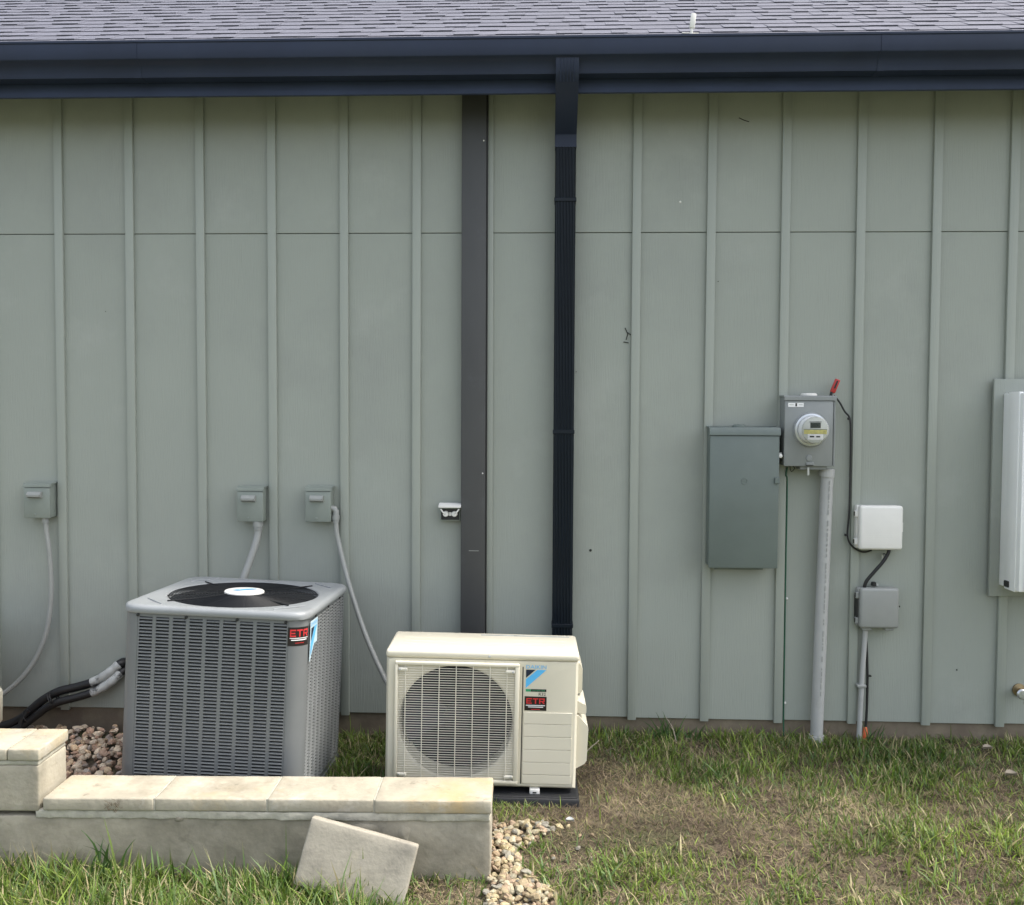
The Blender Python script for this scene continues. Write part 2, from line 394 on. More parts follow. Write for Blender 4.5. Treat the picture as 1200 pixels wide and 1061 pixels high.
link('shingle_field', me, 'shingle', roof, 'stuff')
B().prism([(EY+25.9*EXPO*cs, EZ+25.9*EXPO*sn+.004), (3.6, EZ+(3.6-EY)*math.tan(PITCH)+.02), (7.6, EZ+.02), (7.6, EZ+.008), (3.6, EZ+(3.6-EY)*math.tan(PITCH)+.006)], XL-.36, XR+.36, 'x').build('upper_roofing', mat('roofing', (.11, .11, .125), .95, var=.3, scale=30), roof)
# drip edge strip under the first course
B().prism([(EY-.014, EZ-.012), (EY+.06, EZ+.031), (EY+.06, EZ+.028), (EY-.011, EZ-.016)], XL-.33, XR+.33, 'x').build('drip_edge', mat('pale drip edge', (.30, .31, .32), .5), roof)
# specks on the siding
for (x, z, r) in ((3.099, 1.001, .007), (3.02, 1.9, .0025), (4.93, .42, .004), (3.72, 2.35, .0025), (.62, 2.2, .002)):
    B().lathe([(r, 0), (r*.8, .002), (0, .003)], (x, -.0012, z), 'y', 8).build('nail_mark', 'darkmark', house)
B().lathe([(.006, 0), (.004, .002), (0, .003)], (3.528, -.0012, 2.741), 'y', 8).build('paint_chip', 'white', house)
for pts in ([(3.81, 3.15), (3.835, 3.138), (3.86, 3.13)], [(3.262, 2.12), (3.275, 2.09), (3.268, 2.06)], [(3.255, 2.05), (3.28, 2.045)], [(3.27, 2.10), (3.29, 2.085)]):
    B().tube([(a, -.0025, b) for a, b in pts], .0022, 5).build('scuff', 'darkmark', house)

# ------------------------------------------------------------------ downspout
ds = thing('downspout', 'ribbed black rectangular downspout running down from the gutter to behind the ivory unit', 'downspout', (2.958, 0, 0))
hw = .0505
prof = [(-hw, -.018), (-hw, -.083), (-hw+.006, -.090)]
x = -hw+.012
for i in range(6):
    prof += [(x, -.090), (x+.003, -.0945), (x+.007, -.0945), (x+.010, -.090)]; x += .0145
prof += [(hw-.006, -.090), (hw, -.083), (hw, -.018)]
B().prism(prof, .14, 3.07, 'z').build('pipe', 'downspout', ds)
def rect_sweep(path, w_, d_, name, m, parent, ribs=0):
    b = B(); rings = []
    for i, p in enumerate(path):
        p = Vector(p); t = (Vector(path[min(i+1, len(path)-1)])-Vector(path[max(i-1, 0)])).normalized()
        xx = Vector((1, 0, 0)); nn = xx.cross(t)
        rings.append([b.bm.verts.new(p+xx*a*w_/2+nn*c*d_/2) for a, c in ((-1, -1), (1, -1), (1, 1), (-1, 1))])
    for a, c in zip(rings, rings[1:]):
        for k in range(4): b.bm.faces.new((a[k], a[(k+1) % 4], c[(k+1) % 4], c[k]))
    b.bm.faces.new(rings[0]); b.bm.faces.new(rings[-1][::-1])
    return b.build(name, m, parent)
el = rect_sweep([(0, -.362, 3.305), (0, -.360, 3.262), (0, -.338, 3.228), (0, -.12, 3.105), (0, -.072, 3.075), (0, -.058, 3.045), (0, -.0545, 2.99)], .105, .080, 'elbow', 'gutter', ds)
for i in range(5):
    xx = -.03+.015*i
    B().tube([(xx, -.4025, 3.303), (xx, -.400, 3.255), (xx, -.376, 3.20)], .002, 5).build('rib', 'gutter', el)
for z in (2.735, 1.6, .635):
    B().box(-hw-.003, hw+.003, -.0965, -.015, z-.010, z+.010, .002, 1).build('strap', 'downspout', ds)

# ------------------------------------------------------------------ line cover
lc = thing('pipe_cover', 'flat charcoal vertical pipe cover channel left of the black downspout', 'pipe cover', (2.508, 0, 0))
B().box(-.061, .061, -.062, -.003, .12, TOP-.005, .004, 2).build('channel', 'cover', lc)
B().box(.0615, .0675, -.045, -.003, .12, TOP-.006, .001, 1).build('side_flange', 'ink', lc)
B().box(-.02, .03, -.0632, -.0618, 1.0, 1.0028).build('joint_line', 'conduit', lc)
for z in (3.03, 1.39): B().lathe([(.004, 0), (.003, .003), (0, .004)], (.048, -.062, z), 'y', 10).build('screw', 'white', lc)

# ------------------------------------------------------------------ wall boxes with pull-out disconnects
def disconnect(x, z, w_, h, label):
    t = thing('disconnect_box', label, 'electrical box', (x, 0, z), group='disconnect boxes on the wall')
    B().box(-w_/2, w_/2, -.060, -.001, 0, h, .003, 2).build('body', 'boxgrey', t)
    lid = B().box(-w_/2-.004, w_/2+.001, -.072, -.0605, -.002, h-.018, .004, 2).build('lid', 'boxgrey', t)
    B().prism([(-.076, h-.016), (-.075, h-.004), (-.06, h+.004), (-.003, h+.006), (-.003, h+.0015), (-.0605, h-.006), (-.0605, h-.016)], -w_/2-.005, w_/2+.006, 'x').build('hood', 'boxgrey', t)
    B().prism([(-.0725, h*.58), (-.094, h*.62), (-.096, h*.69), (-.086, h*.77), (-.0725, h*.77)], -w_*.32, w_*.22, 'x').build('handle', 'conduit', lid)
    B().box(-w_*.25, w_*.17, -.0975, -.0962, h*.635, h*.685).build('handle_plate', 'nid', lid)
    B().lathe([(.006, 0), (.005, .003), (0, .004)], (-.01, -.072, .016), 'y', 10).build('screw', 'boxgrey', lid)
    return t
disconnect(.286, 1.148, .132, .172, 'grey disconnect box at the far left of the wall')
disconnect(1.384, 1.140, .128, .170, 'grey disconnect box above the back of the grey condenser')
disconnect(1.730, 1.142, .124, .170, 'grey disconnect box with an elbow fitting on its right side')
def conduit(pts, r, label, fit=None, m='conduit', name='conduit', cat='conduit'):
    t = thing(name, label, cat, pts[0], group='grey conduits from the disconnect boxes')
    o = Vector(pts[0])
    B().tube([p-o for p in spline(pts, 10)], r, 12).build('hose', m, t)
    if fit: 
        for f in fit: B().tube([Vector(q)-o for q in f[0]], f[1], 12).build('fitting', 'nid', t)
    return t
conduit([(.314, -.045, 1.150), (.318, -.045, 1.08), (.335, -.05, .957), (.340, -.05, .737), (.310, -.055, .538), (.240, -.07, .382), (.14, -.10, .269), (.03, -.16, .205), (-.03, -.22, .19)], .0125,
        'thin grey conduit curving down left from the leftmost box', [([(.314, -.045, 1.152), (.314, -.045, 1.12)], .017)])
conduit([(1.414, -.045, 1.142), (1.414, -.045, 1.08), (1.405, -.06, 1.02), (1.378, -.09, .92), (1.345, -.13, .80), (1.33, -.18, .68), (1.33, -.24, .60)], .019,
        'thick grey conduit dropping behind the grey condenser', [([(1.414, -.045, 1.144), (1.414, -.045, 1.11)], .026), ([(1.414, -.045, 1.110), (1.414, -.045, 1.095)], .022)])
conduit([(1.812, -.045, 1.140), (1.818, -.048, 1.08), (1.832, -.055, 1.02), (1.866, -.075, .90), (1.918, -.11, .75), (1.994, -.17, .578), (2.09, -.27, .43), (2.16, -.36, .36), (2.20, -.42, .34)], .0125,
        'thin grey conduit sweeping down right to the ivory unit', [([(1.790, -.045, 1.206), (1.806, -.045, 1.205), (1.813, -.045, 1.192), (1.812, -.045, 1.165)], .0155), ([(1.812, -.045, 1.172), (1.812, -.045, 1.150)], .020), ([(1.812, -.045, 1.150), (1.812, -.045, 1.135)], .0165)])

# ------------------------------------------------------------------ refrigerant lines at lower left
ls = thing('refrigerant_lines', 'pair of black insulated pipes bending out of the wall toward lower left', 'pipes', (.683, 0, .383))
o = Vector((.683, 0, .383))
pa = [(.70, .01, .39), (.685, -.03, .392), (.64, -.05, .352), (.57, -.055, .308), (.48, -.06, .278), (.385, -.07, .255), (.31, -.08, .215), (.25, -.09, .165), (.19, -.10, .115), (.10, -.13, .085), (-.1, -.2, .07)]
pb = [(.71, .01, .355), (.695, -.035, .350), (.65, -.065, .305), (.58, -.075, .262), (.49, -.085, .232), (.395, -.095, .208), (.325, -.10, .172), (.27, -.11, .128), (.21, -.125, .085), (.12, -.15, .055), (-.1, -.22, .05)]
for P, r in ((pa, .022), (pb, .020)):
    sp = [p-o for p in spline(P, 8)]
    B().tube(sp, r, 12).build('insulation', 'black', ls)
    B().tube(sp[9:27], [r+.0022+.0012*math.sin(i*1.3) for i in range(18)], 12).build('wrap', 'tape', ls)
for q in (42, 43, 58):
    p = spline(pa, 8)[q]-o
    B().torus((0, 0, 0), .034, .004, 'z', 20, 6).build('zip_tie', 'ink', ls).matrix_local = Matrix.Translation(p+Vector((.004, -.012, -.02))) @ Euler((0, R(60), 0)).to_matrix().to_4x4()
B().lathe([(.045, 0), (.04, .006), (.02, .008)], (.012, 0, -.012), 'y', 20).build('wall_seal', 'black', ls)
tag(B().tube([(.25, -.12, .17), (.22, -.13, .12), (.215, -.14, .06), (.2, -.16, .02)], .014, 8).build('drain_hose', 'black'), 'short black drain hose end drooping under the black pipes', 'hose')

# ------------------------------------------------------------------ outdoor outlet
t = thing('outlet', 'small weatherproof outlet with two white plugs beside the charcoal pipe cover', 'outlet', (2.392, 0, 1.148))
B().box(-.052, .052, -.040, -.001, 0, .084, .004, 2).build('box', 'boxgrey', t)
B().box(-.046, .046, -.0425, -.0402, .006, .060, .002, 1).build('recess_plate', 'ink', t)
B().prism([(-.040, .066), (-.075, .070), (-.075, .078), (-.045, .088), (-.02, .090), (-.02, .086)], -.056, .056, 'x').build('flip_lid', 'white', t)
for sx in (-.022, .022):
    pl = B().lathe([(.015, 0), (.015, .006), (.012, .016), (.0, .017)], (sx, -.0426, .036), 'y', 16).build('plug', 'white', t)
    B().tube(spline([(sx, -.058, .038), (sx+.012*(1 if sx > 0 else -1), -.064, .046), (sx+.024*(1 if sx > 0 else -1), -.060, .062)], 5), .004, 6).build('cord', 'white', pl)
B().box(-.006, .006, -.0445, -.0426, .026, .044).build('yoke', 'white', t)

# ------------------------------------------------------------------ breaker panel
t = thing('breaker_panel', 'tall dark grey green breaker panel box on the wall left of the meter', 'breaker panel', (3.838, 0, .945))
PW, PH = .166, .690
B().box(-PW, PW, -.112, -.0195, 0, PH-.006, .003, 2).build('enclosure', 'panelgrey', t)
dr = B().box(-PW-.002, PW+.0015, -.1225, -.1125, -.006, PH-.048, .004, 2).build('door', 'panelgrey', t)
B().prism([(-.128, PH-.046), (-.128, PH-.022), (-.120, PH-.010), (-.018, PH-.002), (-.018, PH-.0055), (-.1125, PH-.012), (-.1125, PH-.046)], -PW-.005, PW+.005, 'x').build('hood', 'panelgrey', t)
B().lathe([(.034, 0), (.034, .006), (.026, .012), (0, .013)], (-.02, -.07, PH-.006), 'z', 20).build('hub_plate', 'panelgrey', t)
B().torus((.0, -.1228, .42), .014, .0016, 'y', 24, 6).build('emblem', 'panelgrey', dr)
B().box(-.007, .007, -.1238, -.1226, .4185, .4215).build('emblem_bar', 'panelgrey', dr)
B().box(PW+.002, PW+.016, -.11, -.09, .535, .560, .002, 1).build('latch', 'galv', t)
B().lathe([(.011, 0), (.009, .012), (0, .014)], (PW+.008, -.108, .545), 'y', 12).build('latch_knob', 'white', t)
B().box(PW-.02, PW+.003, -.132, -.1226, .41, .44, .002, 1).build('door_pull', 'panelgrey', dr)
B().prism([(-.02, -.03), (-.02, .0), (-.0025, .0), (-.0025, -.03)], -.12, .12, 'x').build('mount_flange', 'panelgrey', t)

# ------------------------------------------------------------------ electric meter
t = thing('electric_meter', 'grey electric meter box with a round glass meter on its front', 'electric meter', (4.150, 0, 1.440))
MW, MH = .121, .340
B().box(-MW, MW, -.112, -.0195, .004, MH-.004, .003, 2).build('enclosure', 'metergrey', t)
cv = B().box(-MW-.001, MW-.010, -.1195, -.1125, .0, MH-.022, .004, 2).build('cover', 'metergrey', t)
B().box(MW-.007, MW+.001, -.1185, -.1125, .0, MH-.022, .002, 1).build('side_rail', 'metergrey', t)
B().prism([(-.124, MH-.020), (-.124, MH-.004), (-.116, MH+.003), (-.018, MH+.006), (-.018, MH), (-.1125, MH-.006), (-.1125, MH-.020)], -MW-.004, MW+.004, 'x').build('hood', 'metergrey', t)
B().lathe([(.040, 0), (.040, .008), (.034, .014), (0, .015)], (.005, -.07, MH+.001), 'z', 24).build('hub_cap', 'white', t)
mx, mz = .002, .178
rg = B().lathe([(.083, 0), (.083, .012), (.078, .020), (.070, .022), (.066, .020)], (mx, -.1195, mz), 'y', 48).build('sealing_ring', 'galv', t)
B().lathe([(.064, .0), (.064, .050), (.061, .058)], (mx, -.1405, mz), 'y', 40).build('meter_housing', 'whitemetal', t)
fc = B().lathe([(.0605, 0), (.0605, .004), (.059, .005)], (mx, -.1985, mz), 'y', 40).build('face', 'face', t)
yf = -.2045
B().box(mx-.024, mx+.024, yf-.002, yf+.0005, mz+.010, mz+.034, .001, 1).build('display', 'lcd', fc)
B().box(mx-.028, mx+.028, yf-.0008, yf+.0004, mz+.036, mz+.041).build('display_bezel', 'nid', fc)
B().box(mx-.053, mx+.053, yf-.0008, yf+.0004, mz-.019, mz+.001).build('yellow_band', 'yellow', fc)
B().box(mx-.055, mx+.055, yf-.0010, yf+.0004, mz+.0012, mz+.0035).build('dark_line', 'panelgrey', fc)
B().box(mx-.036, mx+.036, yf-.0008, yf+.0004, mz-.046, mz-.0195).build('pale_label', 'stick_white', fc)
for i, (a, b) in enumerate(((-.026, -.006), (.004, .022))): B().box(mx+a, mx+b, yf-.0018, yf-.0009, mz-.035, mz-.028).build('printed_block', 'ink', fc)
gm = bpy.data.materials.new('meter glass'); gm.use_nodes = True; gb = gm.node_tree.nodes['Principled BSDF']
gb.inputs['Transmission Weight'].default_value = 1; gb.inputs['Roughness'].default_value = .04; gb.inputs['IOR'].default_value = 1.1
B().lathe([(.0635, -.002), (.0635, .010), (.060, .016), (.045, .021), (0, .024)], (mx, -.1990, mz), 'y', 40).build('glass_dome', gm, t)
for i, (a, b) in enumerate(((-.100, -.075), (-.065, -.036))): 
    pass
lb = B().box(-.106, -.032, -.1204, -.1194, MH-.052, MH-.032).build('label_strip', 'stick_white', cv)
B().box(-.072, -.064, -.1212, -.1205, MH-.049, MH-.034).build('label_mark', 'ink', lb)
for a, b in ((-.101, -.08), (-.056, -.037)): B().box(a, b, -.1210, -.1205, MH-.043, MH-.0405).build('label_print', 'nid', lb)
B().box(-.016, .022, -.126, -.1196, .004, .020, .002, 1).build('hasp', 'metergrey', cv)
B().box(-.018, .018, -.1262, -.1255, .0035, .008).build('hasp_slot', 'ink', cv)
B().lathe([(.016, 0), (.014, .004), (0, .005)], (-.002, -.1196, .040), 'y', 16).build('knockout', 'metergrey', cv)
B().box(-.04, .09, -.10, -.022, -.018, .0035, .003, 1).build('bottom_hub', 'metergrey', t)
B().box(-.008, .002, -.118, -.110, -.045, -.004, .002, 1).build('seal_wire', 'galv', t)

# red tagged lock above the meter
t = thing('red_tag', 'red plastic tag standing on top of the meter box', 'tag', (4.268, -.05, 1.783))
b = B().box(-.013, .013, -.006, .006, .018, .088, .004, 2); bmesh.ops.rotate(b.bm, verts=b.bm.verts, cent=(0, 0, 0), matrix=Matrix.Rotation(R(22), 3, 'Y')); b.build('tag_body', 'red', t)
b = B().box(-.004, .004, -.0075, -.0055, .04, .08); bmesh.ops.rotate(b.bm, verts=b.bm.verts, cent=(0, 0, 0), matrix=Matrix.Rotation(R(22), 3, 'Y')); b.build('tag_slot', 'black', t)
B().tube([(-.002, 0, 0), (.004, 0, .025)], .006, 8).build('stem', 'black', t)
B().tube([(.012, .01, 0), (.014, .008, .024)], .004, 8).build('wire_end', 'tape', t)

# black cable from the tag to the white box
t = tag(B().tube(spline([(4.270, -.04, 1.79), (4.290, -.035, 1.783), (4.318, -.03, 1.752), (4.345, -.025, 1.708), (4.370, -.022, 1.676), (4.377, -.022, 1.60), (4.379, -.022, 1.38), (4.377, -.022, 1.20), (4.371, -.022, 1.095), (4.385, -.026, 1.05), (4.415, -.03, 1.023), (4.45, -.035, 1.012), (4.485, -.04, 1.022)], 6), .0045, 7).build('coax_cable', 'black'), 'thin black cable hanging along the batten from meter box to white box', 'cable')
for i, (x, z) in enumerate(((4.366, 1.672), (4.362, 1.095))): B().box(x-.006, x+.008, -.029, -.018, z-.006, z+.006, .002, 1).build('clip', 'black', t)
t = tag(B().tube(spline([(4.070, -.022, 1.43), (4.064, -.022, 1.39), (4.0745, -.0075, 1.34), (4.0745, -.0065, 1.0), (4.075, -.0065, .6), (4.076, -.0065, .2), (4.078, -.012, .02)], 8), .0038, 7).build('ground_wire', 'greenwire'), 'thin green grounding wire running down the wall below the meter', 'wire')
for z in (.77, .24): B().lathe([(.006, 0), (.005, .008), (0, .01)], (4.083, -.002, z), 'y', 10).build('staple', 'white', t)
tag(B().tube(spline([(4.075, -.05, 1.437), (4.082, -.05, 1.41), (4.098, -.05, 1.425), (4.09, -.05, 1.437)], 6), .002, 6).build('seal_loop', 'ink'), 'tiny black seal wire loop under the left corner of the meter box', 'wire')

# PVC riser
t = thing('pvc_riser', 'tall grey PVC pipe rising from the grass to the meter box', 'pipe', (4.225, -.052, 0))
B().tube([(0, 0, -.05), (.033, .002, 1.425)], .0305, 24).build('pipe', 'pvc', t)
B().tube([(0, 0, -.05), (.003, 0, .095)], .037, 24).build('coupling', 'pvc', t)
B().tube([(.030, .002, 1.385), (.033, .002, 1.424)], .036, 24).build('collar', 'pvc', t)
rs = random.Random(5); z = .30
while z < 1.36:
    L = rs.uniform(.008, .03); xx = .033*(z/1.425); a = R(8)
    b = B().box(-.0022, .0022, -.0318, -.0305, z, z+L)
    for v in b.bm.verts:
        px, py = v.co.x, v.co.y; v.co.x = px*math.cos(a)-py*math.sin(a)+xx; v.co.y = px*math.sin(a)+py*math.cos(a)
    b.build('printed_dash', 'nid', t); z += L+rs.choice((.006, .008, .012, .03))

# white box + grey box
def utility_box(name, label, x, z, w_, h, d, m, cat):
    t = thing(name, label, cat, (x, 0, z))
    B().box(-w_/2, w_/2, -d*.55, -.0015, .004, h-.004, .006, 2).build('base', m, t)
    lid = B().box(-w_/2+.004, w_/2-.002, -d, -d*.55-.0008, 0, h, .014, 4).build('lid', m, t)
    for zz in (h*.17, h*.80):
        hg = B().box(-w_/2-.010, -w_/2+.006, -d*.72, -d*.40, zz-.016, zz+.016, .003, 1).build('hinge', m, t)
        B().box(-w_/2-.012, -w_/2-.0095, -d*.62, -d*.5, zz-.010, zz+.010).build('hinge_pin', 'ink', hg)
    return t, lid
t, lid = utility_box('cable_box', 'white plastic cable box with rounded lid right of the PVC pipe', 4.512, 1.030, .216, .218, .09, 'white', 'utility box')
B().box(.104, .116, -.062, -.035, .085, .135, .003, 1).build('latch', 'white', t)
for i in range(6): B().box(-.085, .06, -.0908, -.0899, .075-.009*i, .0765-.009*i).build('embossed_line', 'white', lid)
B().box(.03, .045, -.03, -.01, -.06, -.03, .003, 1).build('cable_tag', 'galv', t)
B().torus((.042, -.02, -.036), .008, .003, 'y', 14, 6).build('tag_ring', 'ink', t)
t, lid = utility_box('network_box', 'small grey plastic utility box below the white cable box', 4.516, .640, .196, .200, .08, 'nid', 'utility box')
for a in (-.075, .035): B().box(a, a+.045, -.06, -.02, -.014, .0035, .003, 1).build('foot_tab', 'nid', t)
B().box(.100, .112, -.045, -.035, .100, .108, .001, 1).build('latch_screw', 'ink', t)
B().box(-.022, -.002, -.035, -.012, .201, .222, .003, 1).build('entry_clip', 'ink', t)
B().box(-.002, .010, -.030, -.018, .201, .214, .002, 1).build('entry_clip', 'galv', t)
B().box(-.105, -.0985, -.055, -.02, .04, .155).build('hinge_gap', 'ink', t)
tag(B().tube(spline([(4.566, -.05, 1.036), (4.562, -.05, 1.01), (4.535, -.052, .965), (4.495, -.05, .915), (4.462, -.045, .870), (4.452, -.04, .835)], 8), .0085, 10).build('power_cable', 'black'), 'thick black cable curving between the white box and the grey box', 'cable')
t = thing('thin_riser', 'thin grey conduit standing in the grass under the small grey utility box', 'conduit', (4.438, -.04, 0))
B().tube([(0, 0, -.03), (.016, .008, .40), (.030, .012, .650)], .0125, 14).build('pipe', 'pvc', t)
B().box(-.012, .032, -.012, .036, .335, .350, .003, 1).build('strap', 'nid', t)
t = thing('buried_cable', 'black cable with an orange tip beside the thin grey conduit', 'cable', (4.470, -.03, 0))
B().tube(spline([(.004, -.004, .115), (.010, 0, .20), (.012, .004, .38), (.004, .006, .55), (-.01, .006, .64)], 6), .0065, 8).build('sheath', 'black', t)
B().lathe([(.012, -.02), (.0135, .045), (.009, .085), (.006, .09)], (.004, -.004, .045), 'z', 12).build('tip', 'orange', t)
B().box(.010, .028, -.008, .012, .388, .394).build('tie', 'black', t)

# mounting board and white wall unit at right
t = thing('mounting_board', 'flat siding coloured mounting board behind the white appliance at right', 'board', (5.06, 0, .80))
B().box(0, .56, -.038, -.0195, 0, 1.070, .003, 2).build('board', 'siding', t)
t = thing('water_heater', 'white ribbed wall hung appliance at the right edge', 'appliance', (5.105, 0, .852))
B().box(0, .44, -.235, -.0385, .006, .946, .006, 2).build('cabinet', 'whitemetal', t)
B().box(-.004, .016, -.20, -.10, .0, .952, .003, 2).build('side_flange', 'whitemetal', t)
cv = B().box(.020, .42, -.252, -.2355, .012, .940, .008, 3).build('front_cover', 'whitemetal', t)
for xx in (.036, .060, .10): B().box(xx, xx+.006, -.256, -.2523, .03, .925, .002, 1).build('rib', 'whitemetal', cv)
B().box(-.012, .012, -.15, -.11, .012, .042, .003, 1).build('bracket', 'ink', t)
B().lathe([(.005, 0), (.004, .004), (0, .005)], (.050, -.2522, .90), 'y', 10).build('screw', 'galv', cv)

# hose bib
t = thing('spigot', 'brass hose tap on the wall at the lower right edge', 'tap', (5.235, 0, .325))
B().lathe([(.032, 0), (.032, .006), (.012, .010), (.012, .06), (.015, .062), (.015, .085), (0, .087)], (0, -.001, 0), 'y', 20).build('valve_body', 'brass', t)
B().lathe([(.024, 0), (.026, .006), (.020, .012), (0, .013)], (-.030, -.09, .005), 'y', 14).build('handwheel', 'galv', t)
B().tube([(-.03, -.092, .005), (0, -.075, 0)], .006, 8).build('stem', 'brass', t)
B().tube(spline([(0, -.07, -.005), (-.004, -.085, -.028), (-.006, -.088, -.048)], 6), .011, 12).build('spout', 'brass', t)

# clip on the roof edge
t = thing('roof_clip', 'small white plastic light clip standing on the roof edge above the wall', 'clip', (3.512, -.405, 3.392))
b = B().box(-.006, .006, -.004, .004, -.008, .09, .002, 1); bmesh.ops.rotate(b.bm, verts=b.bm.verts, cent=(0, 0, 0), matrix=Matrix.Rotation(R(6), 3, 'Y')); b.build('stem', 'white', t)
b = B().box(-.012, .012, -.007, .007, .028, .094, .004, 2); bmesh.ops.rotate(b.bm, verts=b.bm.verts, cent=(0, 0, 0), matrix=Matrix.Rotation(R(6), 3, 'Y')); b.build('hook', 'white', t)
B().tube([(-.04, .01, .012), (.035, .012, .010)], .003, 6).build('foot', 'white', t)

# ------------------------------------------------------------------ grey condenser
SX, SY, H, CR = .760, .758, .86, .068
ac = thing('condenser', 'large grey square air conditioner condenser with a fan guard on top', 'air conditioner', (1.533, -.66, .0), (R(-1.4), R(2.1), R(-.2)))
ac.location = Vector((1.528, -.600, .882))-(Euler(ac.rotation_euler).to_matrix() @ Vector((0, 0, .86)))
def per(s, off=0.):
    """perimeter of the rounded square, s=0 where the front face meets the right front corner arc"""
    L = math.pi/2*CR; hx, hy = SX/2-CR, SY/2-CR; r = CR+off
    if s < 0: return Vector((hx+s, -hy-r, 0))
    if s < L: a = -math.pi/2+s/CR; return Vector((hx+r*math.cos(a), -hy+r*math.sin(a), 0))
    return Vector((hx+r, -hy+(s-L), 0))
def rrect(hx, hy, r, n=8):
    out = []
    for cx, cy, a0 in ((hx-r, hy-r, 0), (-hx+r, hy-r, 90), (-hx+r, -hy+r, 180), (hx-r, -hy+r, 270)):
        for k in range(n+1):
            a = R(a0+90*k/n); out.append((cx+r*math.cos(a), cy+r*math.sin(a)))
    return out
b = B().prism(rrect(SX/2-.022, SY/2-.022, CR-.02), .03, H-.03, 'z'); b.build('coil', 'coil', ac)
b = B().prism(rrect(SX/2+.004, SY/2+.004, CR), 0, .045, 'z'); b.build('base_pan', 'ac_grey', ac)
ZB, ZT = .045, H-.028
for (sx, sy) in ((1, -1), (1, 1), (-1, 1), (-1, -1)):                       # rounded corner posts
    out, inn = [], []
    a0 = math.atan2(sy, sx)-R(45); cx, cy = sx*(SX/2-CR), sy*(SY/2-CR)
    for k in range(11):
        a = a0+R(9)*k; out.append((cx+CR*math.cos(a), cy+CR*math.sin(a))); inn.append((cx+(CR-.004)*math.cos(a), cy+(CR-.004)*math.sin(a)))
    B().prism(out+inn[::-1], ZB, ZT, 'z').build('corner_post', 'ac_grey', ac, smooth=40)
def louver(axis, sgn, length, ncol):
    """frame of bars plus slats on one side; u along the side, y outward"""
    half = length/2; hd = (SY if axis == 'x' else SX)/2
    def put(u, d, z): return (u, sgn*(hd-d), z) if axis == 'x' else (sgn*(hd-d), u, z)
    fb, sb = B(), B()
    def bx(b, u0, u1, d0, d1, z0, z1, skew=0):
        P = [put(u, d, z-(skew if d == d0 else 0)) for u in (u0, u1) for d in (d0, d1) for z in (z0, z1)]
        vs = [b.bm.verts.new(p) for p in P]
        for q in SF: b.bm.faces.new([vs[i] for i in q])
    bar = .0155; pitch = length/ncol
    bx(fb, -half+.002, half-.002, .0012, .004, ZB, ZB+.022); bx(fb, -half+.002, half-.002, .0012, .004, ZT-.020, ZT)
    for i in range(ncol+1):
        u = -half+i*pitch; bx(fb, max(u-bar/2, -half+.001), min(u+bar/2, half-.001), .0008, .0036, ZB, ZT)
    nrow = 54; dz = (ZT-ZB-.042)/nrow
    for i in range(ncol):
        u0 = -half+i*pitch+bar/2; u1 = u0+pitch-bar
        for j in range(nrow):
            z = ZB+.022+dz*(j+.5)
            bx(sb, u0, u1, -.0016, .0060, z+.0004, z+.0029, .0036)
    p = fb.build('louver_panel', 'ac_grey', ac, smooth=0)
    sb.build('louver_slats', 'ac_slat', p, 'stuff', smooth=0)
louver('x', -1, SX-2*CR, 9); louver('y', 1, SY-2*CR, 9); louver('x', 1, SX-2*CR, 9); louver('y', -1, SY-2*CR, 9)
# top cover with round opening
FRR = .322
n = 72
def rr_at(a, hx, hy, r):
    d = Vector((math.cos(a), math.sin(a))); lo, hi = 0., 2.
    for _ in range(30):
        m_ = (lo+hi)/2; q = d*m_; qx = max(abs(q.x)-(hx-r), 0); qy = max(abs(q.y)-(hy-r), 0)
        if math.hypot(qx, qy) > r or abs(q.x) > hx or abs(q.y) > hy: hi = m_
        else: lo = m_
    return d*lo
b = B(); rings = []
for (grow, z) in ((.006, H-.034), (.010, H-.031), (.011, H-.016), (.008, H-.007), (.001, H-.0015), (-.010, H), (-.030, H-.0015)):
    rings.append([(*rr_at(2*math.pi*k/n, SX/2+grow, SY/2+grow, CR+grow), z) for k in range(n)])
for (rr, z) in ((FRR+.012, H-.004), (FRR+.004, H-.006), (FRR, H-.012), (FRR-.004, H-.10)):
    rings.append([(rr*math.cos(2*math.pi*k/n), rr*math.sin(2*math.pi*k/n), z) for k in range(n)])
rv = [[b.bm.verts.new(p) for p in ring] for ring in rings]
for a, c in zip(rv, rv[1:]):
    for k in range(n): b.bm.faces.new((a[k], a[(k+1) % n], c[(k+1) % n], c[k]))
top = b.build('top_cover', 'ac_top', ac, smooth=50)
for (cx, cy) in ((-1, -1), (1, 1), (1, -1), (-1, 1)):                            # embossed corner ribs on the cover
    pts = [Vector((cx*(SX/2-.045-.10*t), cy*(SY/2-.045-.10*(1-t))-0, H-.0005)) for t in (0, .5, 1)]
    B().tube(pts, .003, 6).build('embossed_rib', 'ac_top', top)
b = B()
rr = .092
while rr < FRR-.004: b.torus((0, 0, H-.008+.010*(1-(rr/FRR)**2)), rr, .0019, 'z', 72, 5); rr += .0125
for k in range(12):
    a = 2*math.pi*k/12+math.pi/4+.06
    e = FRR+(.035 if k % 3 == 0 else .004)
    b.tube([(.075*math.cos(a), .075*math.sin(a), H+.001), (.2*math.cos(a), .2*math.sin(a), H-.004), (e*math.cos(a), e*math.sin(a), H-.001 if k % 3 == 0 else H-.010)], .0034 if k % 3 == 0 else .0022, 6)
fg = b.build('fan_guard', 'blackwire', ac)
hub = B().lathe([(.086, -.012), (.087, .002), (.083, .006), (.06, .0075), (0, .008)], (0, 0, H+.004), 'z', 40).build('motor_cap', 'white', ac)
